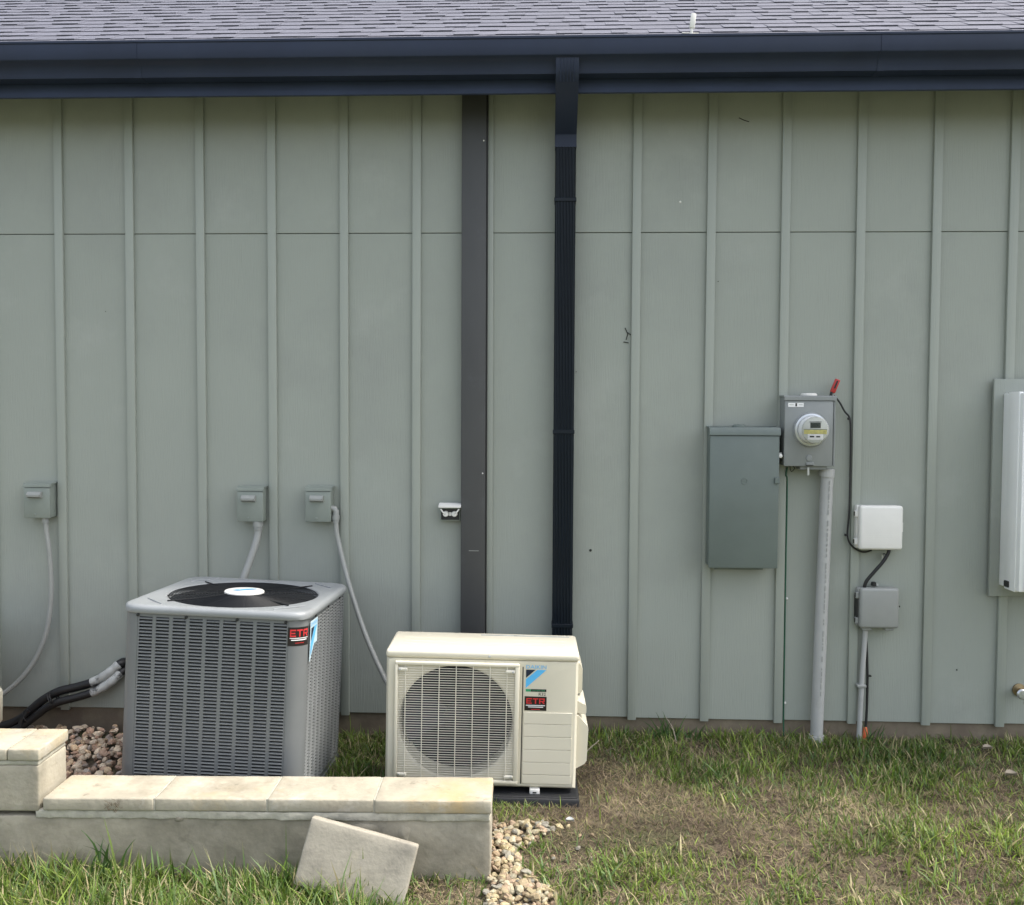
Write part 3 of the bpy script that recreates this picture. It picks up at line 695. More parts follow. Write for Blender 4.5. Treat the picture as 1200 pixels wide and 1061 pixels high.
B().quad((-.05, -.022, H+.0135), (-.02, -.03, H+.0135), (.05, .032, H+.0135), (.022, .038, H+.0135)).build('cap_emblem', 'logo_blue', hub)
B().quad((-.045, -.004, H+.0134), (-.040, -.006, H+.0134), (-.022, .0, H+.0134), (-.03, .004, H+.0134)).build('cap_emblem', 'logo_navy', hub)
b = B().lathe([(FRR-.006, H-.11), (FRR-.006, H-.30)], (0, 0, 0), 'z', 48); b.build('fan_shroud', 'coil', ac)
B().lathe([(FRR-.007, 0), (0, .001)], (0, 0, H-.31), 'z', 48).build('shroud_floor', 'coil', ac)
B().lathe([(.07, 0), (.07, .12), (0, .121)], (0, 0, H-.17), 'z', 24).build('motor', 'blade', ac)
for k in range(3):
    a0 = 2*math.pi*k/3+.5; b = B(); g = []
    for i in range(7):
        rr = .06+(FRR-.09)*i/6; row = []
        for j in range(6):
            a = a0+(-.42+.84*j/5)*(1-.18*i/6)+.25*i/6; row.append(b.bm.verts.new((rr*math.cos(a), rr*math.sin(a), H-.10+.035*(j/5-.5)*2)))
        g.append(row)
    for i in range(6):
        for j in range(5): b.bm.faces.new((g[i][j], g[i+1][j], g[i+1][j+1], g[i][j+1]))
    b.build('fan_blade', 'blade', ac)
for u in (-.31, -.11, .10, .30):
    b = B(); b.lathe([(.0065, 0), (.006, .004), (0, .005)], (u, -SY/2-.001, H-.042), 'y', 10); b.build('screw', 'ink', ac)
for u in (-.22, .0, .22):
    b = B().box(SX/2+.0005, SX/2+.005, u-.006, u+.006, H-.048, H-.036, .002, 1); b.build('screw', 'ink', ac)
# stickers on the corner post
def strip(s0, s1, z0, z1, off, name, m, parent, n=8):
    b = B(); r0 = []
    for k in range(n+1):
        q = per(s0+(s1-s0)*k/n, off); r0.append((b.bm.verts.new((q.x, q.y, z0)), b.bm.verts.new((q.x, q.y, z1))))
    for a, c in zip(r0, r0[1:]): b.bm.faces.new((a[0], c[0], c[1], a[1]))
    return b.build(name, m, parent)
pf = lambda off: (lambda s, z: (lambda q: Vector((q.x, q.y, z)))(per(s, off)))
st = strip(-.002, .092, H-.138, H-.062, .001, 'dealer_sticker', 'stick_black', ac)
block_etr(lambda u, v: pf(.0016)(.007+u*.078, H-.101+v*.030), st)
strip(.006, .086, H-.108, H-.105, .0015, 'sticker_line', 'stick_white', st); strip(.012, .080, H-.116, H-.112, .0015, 'sticker_line', 'stick_white', st); strip(.028, .066, H-.127, H-.125, .0015, 'sticker_line', 'stick_red', st)
s0, z1, z0 = .098, H-.046, H-.212
st = strip(s0, s0+.112, z0+.062, z1, .0072, 'brand_sticker', 'stick_paleblue', ac, 10)
def mapped(poly, off, name, m, parent):
    b = B(); f = pf(off); b.bm.faces.new([b.bm.verts.new(f(s, z)) for s, z in poly]); return b.build(name, m, parent, smooth=0)
mapped([(s0, z0), (s0+.006, z0), (s0+.112, z1-.06), (s0+.112, z1-.105), (s0+.03, z0+.062), (s0, z0+.062)], .0071, 'sticker_tail', 'stick_paleblue', st)
mapped([(s0+.010, z1-.030), (s0+.060, z1-.030), (s0+.010, z1-.085)], .0080, 'brand_triangle', 'logo_navy', st)
mapped([(s0+.064, z1-.030), (s0+.102, z1-.030), (s0+.010, z0+.02), (s0+.010, z1-.092)], .0079, 'brand_slash', 'logo_blue', st)
text_on('DAIKIN', s0+.008, 0, z1-.022, .014, .095, 'logo_blue', st, pf(.0080))

# ------------------------------------------------------------------ ivory heat pump
W, D, HH = .820, .310, .590
def heat_pump(label):
    t = thing('heat_pump', label, 'heat pump', (2.595, -.600, .088), (R(1.2), R(1.0), R(1.4)), 'ivory heat pumps')
    fx0, fx1, fz0, fz1 = -.372, .160, .022, .545          # grille frame
    ccx, ccz, cr = -.110, .280, .244
    # cabinet: back, sides, bottom as a rounded box open at front is closed by front panel
    cb = B().box(-W/2, W/2, -D/2+.135, D/2, .012, HH-.036, .010, 3)
    cb.box(-W/2, -W/2+.012, -D/2+.0142, -D/2+.150, .012, HH-.0362); cb.box(W/2-.012, W/2, -D/2+.0142, -D/2+.150, .012, HH-.0362)
    cb.box(-W/2+.012, W/2-.012, -D/2+.0142, -D/2+.150, .012, .022); cb.box(-W/2+.012, W/2-.012, -D/2+.0142, -D/2+.150, HH-.046, HH-.0364)
    cb.build('cabinet', 'ivory', t)
    lid = B().box(-W/2-.003, W/2+.003, -D/2-.004, D/2+.003, HH-.0355, HH, .014, 4).build('lid', 'ivory', t)
    B().box(-.02, .38, D/2-.045, D/2-.030, HH+.0002, HH+.0012).build('lid_print', 'tape', lid)
    for zz in (-.05, .0, .05): B().box(-W/2+.05, W/2-.05, zz-.008, zz+.008, HH-.0005, HH+.0014, .0009, 1).build('lid_rib', 'ivory', lid)
    B().lathe([(.006, 0), (.005, .003), (0, .004)], (.03, -D/2-.004, HH-.020), 'y', 10).build('screw', 'galv', lid)
    # front panel with round opening
    yf = -D/2; b = B(); nn = 64; rings = []
    x0, x1, z0, z1 = -W/2, W/2, 0.0, HH-.036
    def rect_pt(a, gx0, gx1, gz0, gz1):
        dx, dz = math.cos(a), math.sin(a); ts = []
        if dx > 1e-9: ts.append((gx1-ccx)/dx)
        if dx < -1e-9: ts.append((gx0-ccx)/dx)
        if dz > 1e-9: ts.append((gz1-ccz)/dz)
        if dz < -1e-9: ts.append((gz0-ccz)/dz)
        tt = min(ts); return ccx+dx*tt, ccz+dz*tt
    angs = sorted([2*math.pi*k/nn for k in range(nn)]+[math.atan2(z-ccz, x-ccx) % (2*math.pi) for x in (x0, x1) for z in (z0, z1)])
    for (kind, v, y) in (('r', 0, yf+.014), ('r', .010, yf+.001), ('r', .014, yf), ('c', cr+.012, yf), ('c', cr+.004, yf+.004), ('c', cr, yf+.010), ('c', cr, yf+.12)):
        ring = []
        for a in angs:
            if kind == 'r': q = rect_pt(a, x0+v, x1-v, z0+v, z1-v*.2)
            else: q = (ccx+v*math.cos(a), ccz+v*math.sin(a))
            ring.append(b.bm.verts.new((q[0], y, q[1])))
        rings.append(ring)
    for a, c in zip(rings, rings[1:]):
        for k in range(len(angs)): b.bm.faces.new((a[k], a[(k+1) % len(angs)], c[(k+1) % len(angs)], c[k]))
    fp = b.build('front_panel', 'ivory', t, smooth=30)
    B().lathe([(cr-.001, 0), (0, .0005)], (ccx, yf+.122, ccz), 'y', 48).build('fan_cavity', 'coil', t)
    B().lathe([(.055, 0), (.055, .05), (0, .055)], (ccx, yf+.095, ccz), 'y', 24).build('fan_hub', 'mblade', t)
    for k in range(3):
        a0 = 2*math.pi*k/3+.9; b = B(); g = []
        for i in range(6):
            rr = .05+(cr-.065)*i/5
            g.append([b.bm.verts.new((ccx+rr*math.cos(a0-.5+.2*j+.15*i/5), yf+.095-.012*j+.0, ccz+rr*math.sin(a0-.5+.2*j+.15*i/5))) for j in range(6)])
        for i in range(5):
            for j in range(5): b.bm.faces.new((g[i][j], g[i+1][j], g[i+1][j+1], g[i][j+1]))
        b.build('fan_blade', 'mblade', t)
    # grille frame
    gf = B(); e = .018
    gf.box(fx0, fx1, yf-.016, yf-.0005, fz1-e, fz1, .006, 3); gf.box(fx0, fx1, yf-.016, yf-.0005, fz0, fz0+e*.8, .004, 2)
    gf.box(fx0, fx0+e*.8, yf-.0155, yf-.0006, fz0+.010, fz1-.012, .004, 2); gf.box(fx1-e*1.1, fx1, yf-.0155, yf-.0006, fz0+.010, fz1-.012, .004, 2)
    gr = gf.build('grille_frame', 'ivory', t)
    wb = B(); z = fz0+.026
    while z < fz1-.024: wb.tube([(fx0+.012, yf-.011, z), (fx1-.016, yf-.011, z)], .0014, 5, False); z += .0104
    wb.build('grille_wires', 'ivory_wire', gr, 'stuff')
    for i in range(7):
        xx = ccx+(i-3)*.072
        B().tube([(xx, yf-.0135, fz0+.012), (xx, yf-.0135, fz1-.014)], .0020, 6).build('upright_wire', 'ivory_wire', gr)
    for (xx, zz) in ((fx0+.035, fz1-.036), (fx1-.040, fz1-.036), (fx0+.035, fz0+.03), (fx1-.040, fz0+.03)):
        B().box(xx-.020, xx+.020, yf-.017, yf-.0022, zz-.007, zz+.007, .003, 1).build('grille_clip', 'ivory_wire', gr)
        B().lathe([(.006, 0), (.005, .004), (0, .005)], (xx-.012*(1 if xx < ccx else -1), yf-.017, zz), 'y', 10).build('grille_screw', 'galv', gr)
    # grooved lower right panel: seven raised strips
    zs = [.335, .283, .228, .172, .116, .062, .022]
    for a, c in zip(zs, zs[1:]):
        B().box(.180, .388, yf-.0045, yf-.0004, c+.0014, a-.0014, .0008, 1).build('panel_strip', 'ivory', t, smooth=20)
    B().box(.172, .176, yf-.002, yf-.0003, .02, .53, .0008, 1).build('panel_seam', 'ink', t)
    # emblem
    lx = .187; y1 = yf-.0012
    text_on('DAIKIN', lx, y1, .523, .015, .086, 'logo_blue', t)
    B().prism([(lx, .518), (lx+.040, .518), (lx, .482)], y1, yf-.0003).build('brand_triangle', 'logo_navy', t)
    B().prism([(lx+.048, .518), (lx+.086, .518), (lx, .438), (lx, .476)], y1, yf-.0003).build('brand_slash', 'logo_blue', t)
    B().prism([(lx, .434), (lx+.022, .434), (lx+.022, .423), (lx, .423)], y1, yf-.0003).build('green_bar', 'logo_green', t)
    bb = B().prism([(lx+.0225, .434), (lx+.088, .434), (lx+.088, .423), (lx+.0225, .423)], y1, yf-.0003).build('black_bar', 'ink', t)
    text_on('INVERTER', lx+.028, y1-.0006, .4255, .006, .055, 'logo_green', bb)
    text_on('R32', lx+.056, y1, .406, .013, .030, 'ink', t)
    st = B().box(lx-.004, lx+.090, yf-.0016, yf-.0004, .341, .402).build('dealer_sticker', 'stick_black', t)
    ys = yf-.0022
    block_etr(lambda u, v: Vector((lx+.004+u*.078, ys, .371+v*.024)), st)
    B().box(lx+.002, lx+.084, ys, yf-.0017, .362, .3655).build('sticker_line', 'stick_white', st)
    B().box(lx+.012, lx+.076, ys, yf-.0017, .355, .3585).build('sticker_line', 'stick_white', st)
    B().box(lx+.024, lx+.062, ys, yf-.0017, .3455, .348).build('sticker_line', 'stick_red', st)
    # right hand covers
    xr = W/2-.002
    B().prism([(xr, .535), (xr+.012, .530), (xr+.024, .505), (xr+.024, .410), (xr+.016, .400), (xr, .400)], -.09, .10).build('handle_cover', 'ivory', t)
    B().prism([(xr, .372), (xr+.040, .352), (xr+.044, .340), (xr+.044, .318), (xr+.036, .310), (xr, .318)], -.10, .10).build('valve_cover', 'ivory', t)
    B().prism([(xr, .310), (xr+.012, .305), (xr+.050, .262), (xr+.054, .250), (xr+.050, .110), (xr+.040, .095), (xr, .072)], -.11, .11).build('pipe_cover', 'ivory', t)
    B().tube([(xr, 0, .385), (xr+.022, 0, .385)], .02, 12).build('service_port', 'nid', t)
    for xx in (-.25, .235):
        B().box(xx-.022, xx+.022, -D/2-.010, -D/2+.05, -.026, -.0005, .004, 2).build('foot', 'white', t)
        B().box(xx-.022, xx+.022, D/2-.05, D/2+.010, -.026, -.0005, .004, 2).build('foot', 'white', t)
        B().box(xx-.008, xx+.008, -D/2-.0112, -D/2-.0101, -.017, -.011).build('foot_slot', 'ink', t)
    return t
hp = heat_pump('ivory ductless heat pump with a round fan grille standing on a black pad')
hp2 = copy_tree(hp); hp2.location = (-.212, -.45, .088); hp2['label'] = 'ivory heat pump cut off by the left edge of the picture, only a corner showing'
pad = thing('equipment_pad', 'black plastic pad on the ground under the ivory heat pump', 'pad', (2.595, -.600, 0), (0, R(.8), R(1.4)))
B().box(-.425, .425, -.205, .205, -.02, .060, .010, 2).build('slab', 'pad', pad)
B().box(-.415, .415, -.195, .195, .0602, .0640, .002, 1).build('raised_deck', 'pad', pad)
pad2 = copy_tree(pad); pad2.location = (-.212, -.45, 0); pad2['label'] = 'black pad beyond the left edge under the cut off heat pump'

# ------------------------------------------------------------------ low block wall
lw = thing('block_wall', 'low weathered concrete block wall with pale cap stones and a taller pier', 'wall', (1.030, -1.270, 0), (0, 0, R(1.9)))
xs_ = [0, .411, .826, 1.220, 1.654]
DY0, DY1 = -.115, .105
def rough_box(x0, x1, y0, y1, z0, z1, amp, seed, cuts=6, bev=.006):
    b = B().box(x0, x1, y0, y1, z0, z1, bev, 2)
    for ax, lo, hi in ((0, x0, x1), (1, y0, y1), (2, z0, z1)):
        n_ = max(1, int((hi-lo)/.028))
        for k in range(1, n_):
            co = [0, 0, 0]; no = [0, 0, 0]; co[ax] = lo+(hi-lo)*k/n_; no[ax] = 1
            bmesh.ops.bisect_plane(b.bm, geom=b.bm.verts[:]+b.bm.edges[:]+b.bm.faces[:], plane_co=co, plane_no=no)
    r = random.Random(seed)
    for v in b.bm.verts:
        p = v.co
        nse = float(fbm(p.x+seed*.37+p.z*3.1, p.y+p.z*2.3+seed, 9, seed))-.5
        ns2 = float(fbm(p.x+p.y*2+seed*.7, p.z+seed, 30, seed))-.5
        v.co += Vector((r.uniform(-1, 1)*.15+nse*.3, r.uniform(-1, 1)*.15+nse*1.2+ns2*.9, r.uniform(-1, 1)*.12+nse*.5+ns2*.5))*amp
    return b
for i in range(4):
    o = rough_box(xs_[i]+.002, xs_[i+1]-.002, DY0+random.uniform(-.004, .004), DY1, .221, .270+random.uniform(-.0015, .0025), .0022, 20+i).build('cap_stone', 'cap', lw, smooth=60)
for xj in xs_[1:4]:
    rough_box(xj-.0035, xj+.0035, DY0+.003, DY1-.004, .222, .2685, .001, 33, 4, .001).build('mortar_joint', 'mortar', lw, smooth=60)
rough_box(-.03, 1.645, DY0+.004, DY1-.01, .190, .2205, .008, 31, 14, .004).build('mortar_joint', 'mortar', lw, smooth=60)
rough_box(-.86, 1.648, DY0+.012, DY1-.012, -.12, .1955, .005, 41, 8).build('wall_body', 'block', lw, smooth=60)
# pier at left
PX1 = -.012
for i, (a, c) in enumerate(((-.86, -.445), (-.442, -.128), (-.126, PX1+.004))):
    rough_box(a, c, DY0-.002, DY1+.002, .405, .450, .0022, 61+i).build('cap_stone', 'cap', lw, smooth=60)
rough_box(-.85, PX1-.004, DY0+.006, DY1-.008, .386, .4045, .005, 71, 10, .004).build('mortar_joint', 'mortar', lw, smooth=60)
for i, (a, c) in enumerate(((-.85, -.46), (-.456, PX1-.002))):
    rough_box(a, c, DY0+.006, DY1-.006, .215, .3855, .003, 81+i, 8).build('block', 'block', lw, smooth=60)
# fallen mortar smears on the face
for i, (x, z, w_, h) in enumerate(((1.18, .16, .11, .045), (1.33, .135, .05, .09), (.50, .190, .05, .03))):
    b = B(); r = random.Random(i); c = b.bm.verts.new((x, DY0+.002, z)); ring = []
    for k in range(14):
        a = 2*math.pi*k/14; q = r.uniform(.65, 1.1); ring.append(b.bm.verts.new((x+w_*.5*q*math.cos(a), DY0+.011, z+h*.5*q*math.sin(a))))
    for k in range(14): b.bm.faces.new((c, ring[k], ring[(k+1) % 14]))
    b.build('mortar_smear', 'block', lw, smooth=60)

# leaning paver
pv = thing('paver', 'pale rectangular concrete paver leaning askew against the low block wall', 'paver', (2.20, -1.475, .0), (0, 0, R(1)))
b = rough_box(-.198, .198, -.022, .022, -.043, .190, .0022, 91, 6, .006)
bmesh.ops.rotate(b.bm, verts=b.bm.verts, cent=(0, 0, 0), matrix=Matrix.Rotation(R(13.5), 3, 'Y'))
bmesh.ops.translate(b.bm, verts=b.bm.verts, vec=(-.005, 0, .015))
bmesh.ops.rotate(b.bm, verts=b.bm.verts, cent=(0, 0, 0), matrix=Matrix.Rotation(R(-15), 3, 'X'))
b.build('slab', 'paver', pv, smooth=60)

# ------------------------------------------------------------------ gravel
ico = bmesh.new(); bmesh.ops.create_icosphere(ico, subdivisions=2, radius=1); ico.verts.ensure_lookup_table()
IV = np.array([v.co[:] for v in ico.verts]); IF = np.array([[v.index for v in f.verts] for f in ico.faces]); ico.free()
PAL = np.array([1.35, 1.22, 1.1])*np.array([(.42, .34, .24), (.34, .255, .20), (.26, .20, .16), (.46, .41, .33), (.30, .28, .26), (.38, .27, .21), (.22, .20, .185), (.50, .45, .37)])
PAL2 = np.array([.62, .61, .54])*np.array([(.55, .46, .30), (.50, .40, .27), (.44, .33, .23), (.60, .54, .42), (.36, .34, .31), (.50, .37, .28), (.56, .50, .38)])
def gravel(name, pts, sizes, pal, label, seed):
    rg = np.random.default_rng(seed); V, C = [], []; n = len(IV)
    for (x, y, z), s in zip(pts, sizes):
        ax = rg.uniform(.6, 1.25, 3)*np.array([1, 1, .72])*s
        d = rg.normal(size=(11, 3)); d /= np.linalg.norm(d, axis=1)[:, None]
        v = IV.copy(); rr = np.ones(n)
        for q in d: rr = np.minimum(rr, 1/np.maximum(1.0, (v@q)*rg.uniform(1.15, 1.7)))     # flattened facets
        v = v*rr[:, None]*(1+.025*rg.normal(size=(n, 1)))*ax
        e = Euler(rg.uniform(-.6, .6, 3)+np.array([0, 0, rg.uniform(0, 6.3)])).to_matrix(); v = v@np.array(e).T
        V.append(v+np.array([x, y, z])); c = pal[rg.integers(len(pal))]*rg.uniform(.75, 1.2); C.append(np.repeat(c[None], n, 0))
    F = np.concatenate([IF+i*n for i in range(len(V))]); me = np_mesh(name, np.concatenate(V), F)
    set_col(me, np.concatenate(C)); me.polygons.foreach_set('use_smooth', [True]*len(me.polygons)); me.set_sharp_from_angle(angle=R(24))
    o = link(name, me, 'stone', kind='stuff'); o['label'] = label; o['category'] = 'gravel'; return o
pts, sz = [], []
for _ in range(2300):
    x, y = random.uniform(-.75, 1.16), random.uniform(-1.16, -.01); lay = random.random()
    pts.append((x, y, .03+.030*lay)); sz.append(random.uniform(.013, .027))
gravel('gravel', pts, sz, PAL, 'brown and tan river gravel between the low wall and the siding', 5)
pts, sz = [], []
def in_patch(x, y): return (x-2.66)+.06*math.sin(y*9) < .215+.04*math.sin(y*13+1) and -1.66 < y < -.98 and x > 2.67
while len(pts) < 620:
    x, y = random.uniform(2.66, 3.00), random.uniform(-1.68, -.96)
    if in_patch(x, y): pts.append((x, y, float(ground_z(x, y))+.004+.018*random.random())); sz.append(random.uniform(.010, .022))
for _ in range(22): gx_, gy_ = random.uniform(2.86, 3.10), random.uniform(-1.6, -.98); pts.append((gx_, gy_, float(ground_z(gx_, gy_))+.008)); sz.append(random.uniform(.007, .014))
gravel('gravel', pts, sz, PAL2, 'pale cream river gravel patch at the right end of the low wall', 6)

# ------------------------------------------------------------------ grass
def blob(x, y, cx, cy, rx, ry): return np.exp(-(((x-cx)/rx)**2+((y-cy)/ry)**2))
def blocked(x, y):
    c = math.cos(R(-1.9)); s = math.sin(R(-1.9)); dx, dy = x-1.03, y+1.27; lx, ly = c*dx-s*dy, s*dx+c*dy
    wall = (lx > -.86) & (lx < 1.655) & (ly > -.108) & (ly < .10)
    acb = (np.abs(x-1.52) < .38) & (np.abs(y+.61) < .365)
    pdb = (np.abs(x-2.595) < .425) & (np.abs(y+.60) < .205)
    gr1 = (x < 1.14+.03*np.sin(y*15)) & (y > -1.16)
    gr2 = (x > 2.66) & ((x-2.66)+.06*np.sin(y*9) < .20+.04*np.sin(y*13+1)) & (y < -.99) & (y > -1.60)
    return wall | acb | pdb | gr1 | (y > -.002), gr2
def bare(x, y):
    return np.clip(1.2*blob(x, y, 3.28, -.84, .46, .34)+.5*blob(x, y, 3.75, -1.05, .40, .18)+.5*blob(x, y, 4.95, -.62, .35, .22)+.95*blob(x, y, 3.10, -.42, .30, .28)
                   +.65*blob(x, y, 4.25, -.78, .28, .15)+.75*blob(x, y, 3.66, -.22, .12, .09)+.45*blob(x, y, 4.55, -1.22, .3, .12)+.8*blob(x, y, 1.62, -1.47, .09, .05)
                   +.3*blob(x, y, 4.05, -1.28, .2, .1)+.75*blob(x, y, 2.62, -1.02, .3, .15)+1.2*blob(x, y, 2.56, -1.46, .20, .10), 0, 1)
def blades(n, x0, x1, y0, y1, keep, L, wd, lean, colf, name, m, label, seed, xtra=None):
    rg = np.random.default_rng(seed)
    x = rg.uniform(x0, x1, n); y = rg.uniform(y0, y1, n)
    # gather into tufts
    tx = np.round(x/.035)*.035+.012*np.sin(x*300); ty = np.round(y/.035)*.035+.012*np.sin(y*287); tf = rg.random(n)*.75
    x = x*(1-tf)+tx*tf; y = y*(1-tf)+ty*tf
    k = rg.random(n) < keep(x, y); blk, g2 = blocked(x, y); k &= ~blk; k &= ~(g2 & (rg.random(n) < .96)); x, y = x[k], y[k]; n = len(x)
    ln = L(x, y, rg); wv = wd*rg.uniform(.6, 1.25, n)*np.clip(ln/.06, .6, 1.5); le = lean(x, y, rg); az = rg.uniform(0, 2*np.pi, n)
    z0 = ground_z(x, y)-.004; dx, dy = np.cos(az), np.sin(az); tw = az+np.pi/2+rg.uniform(-.9, .9, n); px, py = np.cos(tw), np.sin(tw)
    ts = (0, .3, .62, 1.); ws = (.75, 1., .72, .0); V = np.zeros((n, 7, 3)); bend = rg.uniform(.6, 1.5, n)
    for i, (t, ww) in enumerate(zip(ts, ws)):
        h = ln*le*(t**(1+.9*bend*.5)); zz = z0+ln*t*np.sqrt(np.clip(1-le*le*.92, .02, 1))*(1-.28*le*t*bend)
        for j, sg in enumerate((-1, 1) if i < 3 else (0,)):
            V[:, i*2+j] = np.stack([x+dx*h+px*sg*wv*ww/2, y+dy*h+py*sg*wv*ww/2, np.maximum(zz, z0+.003)], -1)
    base = np.array([[0, 1, 3], [0, 3, 2], [2, 3, 5], [2, 5, 4], [4, 5, 6]]); F = (np.arange(n)[:, None, None]*7+base[None]).reshape(-1, 3)
    me = np_mesh(name, V.reshape(-1, 3), F); c = colf(x, y, rg)
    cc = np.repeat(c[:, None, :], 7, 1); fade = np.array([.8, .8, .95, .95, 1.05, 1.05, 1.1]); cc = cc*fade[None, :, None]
    tipdry = (rg.random(n) < .25)[:, None]*np.array([.30, .25, .13])[None]
    cc[:, 6] = np.where(tipdry > 0, tipdry, cc[:, 6])
    set_col(me, cc.reshape(-1, 3)); me.polygons.foreach_set('use_smooth', [True]*len(me.polygons))
    o = link(name, me, m, kind='stuff'); o['label'] = label; o['category'] = 'grass'; return o
def patch(x, y): return fbm(x, y, 2.6, 11)
def keep_green(x, y):
    d = .42+1.0*np.clip((patch(x, y)-.34)*2.4, 0, 1)
    d = d*(.35+1.2*np.clip((fbm(x, y, 9, 91)-.3)*2.2, 0, 1)); d = d*(1-.94*bare(x, y)); d = np.where(y > -.30, np.maximum(d, .25+.75*np.clip((fbm(x, y, 5, 61)-.33)*3, 0, 1))*(1-.6*bare(x, y)), d)
    d = np.where((y < -1.38) & (x < 2.75), np.maximum(d, .34+.5*np.clip((fbm(x, y, 8, 95)-.35)*3, 0, 1))*(1-.6*bare(x, y)), d)
    return np.clip(d, .02, 1)
def len_green(x, y, rg):
    b = .036+.04*patch(x, y)
    b = np.where(y > -.28, b*(.75+.5*fbm(x, y, 6, 77)), b); b = np.where((y < -1.38) & (x < 2.7), b*np.where(x < 2.3, 2.0, 1.25), b); b = b*(1-.4*bare(x, y))
    return b*rg.uniform(.55, 1.5, len(x))*np.where(rg.random(len(x)) < .03, 1.7, 1)
def col_green(x, y, rg):
    n = len(x); t = np.clip(.75*fbm(x, y, 3.3, 31)+.5*rg.random(n)-.25, 0, 1)[:, None]
    a = np.array([.055, .125, .012]); b = np.array([.34, .43, .080]); c = np.array([.14, .22, .075])
    col = a*(1-t)+b*t; r = rg.random(n)[:, None]; col = np.where(r < .16, c, col); col = np.where(r > .84, np.array([.42, .36, .20]), col)
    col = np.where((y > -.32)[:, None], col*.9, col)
    col = col*(.62+.7*fbm(x, y, 9, 81))[:, None]
    return col*rg.uniform(.7, 1.3, n)[:, None]
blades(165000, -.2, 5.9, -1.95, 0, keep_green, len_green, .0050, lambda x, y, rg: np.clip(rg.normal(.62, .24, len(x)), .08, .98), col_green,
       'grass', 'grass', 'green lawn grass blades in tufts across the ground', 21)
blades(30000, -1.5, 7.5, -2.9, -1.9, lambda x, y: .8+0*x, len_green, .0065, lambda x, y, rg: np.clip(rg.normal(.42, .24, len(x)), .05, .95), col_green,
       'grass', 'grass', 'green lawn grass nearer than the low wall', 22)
def keep_dry(x, y):
    return np.clip(.62+.5*np.clip((fbm(x, y, 3.1, 41)-.42)*3, 0, 1)+.38*bare(x, y), 0, 1)
def col_dry(x, y, rg):
    n = len(x); t = rg.random(n)[:, None]; s = np.clip((fbm(x, y, 2.4, 51)-.4)*3.5, 0, 1)[:, None]*rg.uniform(.5, 1, n)[:, None]
    br = np.array([.115, .080, .051]); tn = np.array([.40, .32, .20]); yl = np.array([.30, .27, .12])
    tanny = (.9*blob(x, y, 4.25, -.78, .3, .16)+.9*blob(x, y, 3.66, -.22, .14, .1)+.7*blob(x, y, 3.3, -1.25, .5, .12)+.6*(y < -1.35))[:, None]
    s = np.clip(s*.72+.10+tanny*.7, 0, 1)
    col = br*(1-s)+tn*s; col = np.where(t < .14, yl, col); col = np.where(t > .9, np.array([.08, .06, .045]), col)
    col = col*(.55+.75*fbm(x, y, 11, 71))[:, None]
    return col*rg.uniform(.6, 1.35, n)[:, None]
blades(300000, -.2, 5.9, -1.95, 0, keep_dry, lambda x, y, rg: rg.uniform(.018, .070, len(x))*rg.uniform(.6, 1, len(x)), .0031, lambda x, y, rg: np.clip(rg.normal(.86, .14, len(x)), .35, .995), col_dry,
       'dry_grass', 'dry', 'dry brown and straw coloured thatch between the green grass', 23)
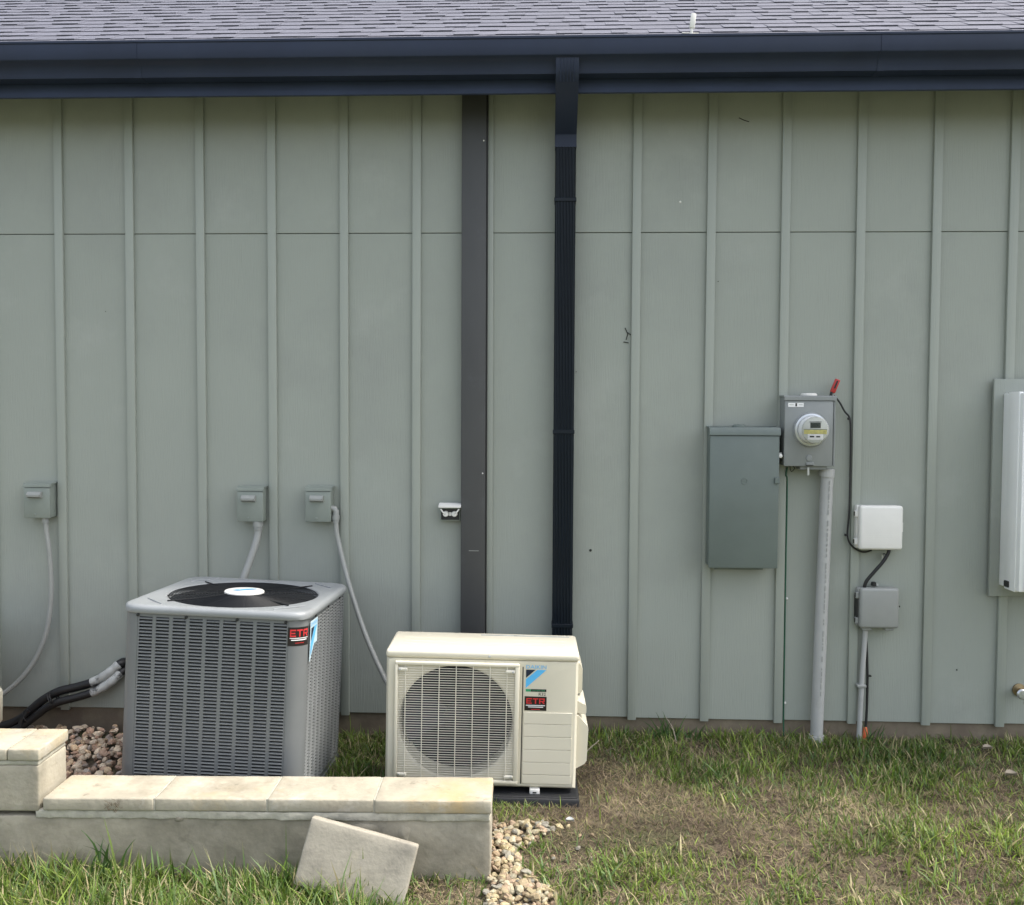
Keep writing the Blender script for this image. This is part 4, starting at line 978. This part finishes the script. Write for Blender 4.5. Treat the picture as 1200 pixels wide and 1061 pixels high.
# weeds and twigs
rs = random.Random(17)
for (x, y, nb, h, lab) in ((3.47, -.06, 26, .17, 'tall grassy weed clump against the siding right of the ivory unit'), (3.62, -.05, 16, .13, 'second weed clump against the siding below the breaker panel'),
                           (4.50, -.05, 9, .15, 'thin upright weed beside the orange tipped cable'), (1.30, -1.44, 8, .16, 'tall grass tuft in front of the low wall below the first cap stone')):
    b = B(); cols = []
    for k in range(nb):
        a = rs.uniform(0, 6.28); L = h*rs.uniform(.5, 1.1); q = rs.uniform(.15, .6); bx_, by_ = x+rs.uniform(-.06, .06), y+rs.uniform(-.03, .02); wv = rs.uniform(.003, .0055)
        pr = None
        for i, t_ in enumerate((0, .3, .6, .85, 1.)):
            px_, py_, pz_ = bx_+math.cos(a)*L*q*t_*t_, min(by_+math.sin(a)*L*q*t_*t_, -.024), .03+L*t_*(1-.35*q*t_)
            ww = wv*(1-t_*t_)+.0004; vv = (b.bm.verts.new((px_-ww, py_, pz_)), b.bm.verts.new((px_+ww, py_+.001, pz_)))
            if pr: b.bm.faces.new((pr[0], pr[1], vv[1], vv[0]))
            pr = vv
    me = b.mesh('weed'); n_ = len(me.vertices); set_col(me, np.array([(.055, .115, .025)]*n_)*RNG.uniform(.7, 1.3, (n_//10, 1)).repeat(10, 0) if n_ % 10 == 0 else np.array([(.055, .115, .025)]*n_))
    tag(link('weed', me, 'grass'), lab, 'weed', 'weeds in the lawn')
for i, (p, q, lab) in enumerate((((3.02, -.36, .045), (3.14, -.20, .10), 'pale dead stalk lying in the grass right of the ivory unit'), ((3.17, -.22, .05), (3.21, -.30, .09), 'short dead stalk beside the longer pale stalk'),
                                 ((3.53, -.10, .05), (3.48, -.04, .17), 'pale dry stem standing in the weed clump by the siding'))):
    a, c = Vector(p), Vector(q); tag(B().tube(spline([a, (a+c)/2+Vector((.008, .004, .012)), c], 5), [.0035-.0002*k for k in range(11)], 6).build('dead_stalk', 'twig'), lab, 'stalk')
# dry leaves
for i, (x, y, s, lab) in enumerate(((2.98, -.98, .022, 'pale curled leaf on the bare soil right of the gravel patch'), (5.00, -.42, .035, 'brown curled leaf in the grass at right'), (5.03, -.13, .03, 'dry leaf near the wall at right'))):
    b = B(); g = [[b.bm.verts.new((x+s*(u-.5)*1.6, y+s*v_*(1-(2*u-1)**2)*.7, float(ground_z(x, y))+.02+s*.5*abs(v_)+s*.2*math.sin(3*u))) for v_ in (-1, -.4, 0, .4, 1)] for u in (0.02, .25, .5, .75, .98)]
    for a, c in zip(g, g[1:]):
        for k in range(4): b.bm.faces.new((a[k], a[k+1], c[k+1], c[k]))
    tag(b.build('dry_leaf', 'twig' if i else 'tape'), lab, 'leaf')
# dried moss on a cap stone edge
b = B(); r = random.Random(8)
for k in range(34):
    x, z = 1.30+r.gauss(0, .016), .240+r.gauss(0, .010)
    b.tube([(x, -1.384, z), (x+r.uniform(-.012, .012), -1.392, z+r.uniform(-.010, .016))], .0008, 4)
tag(b.build('dried_weed', mat('dry stem', (.11, .085, .055), .9)), 'dried dark weed stuck on the front edge of the first cap stone', 'weed')
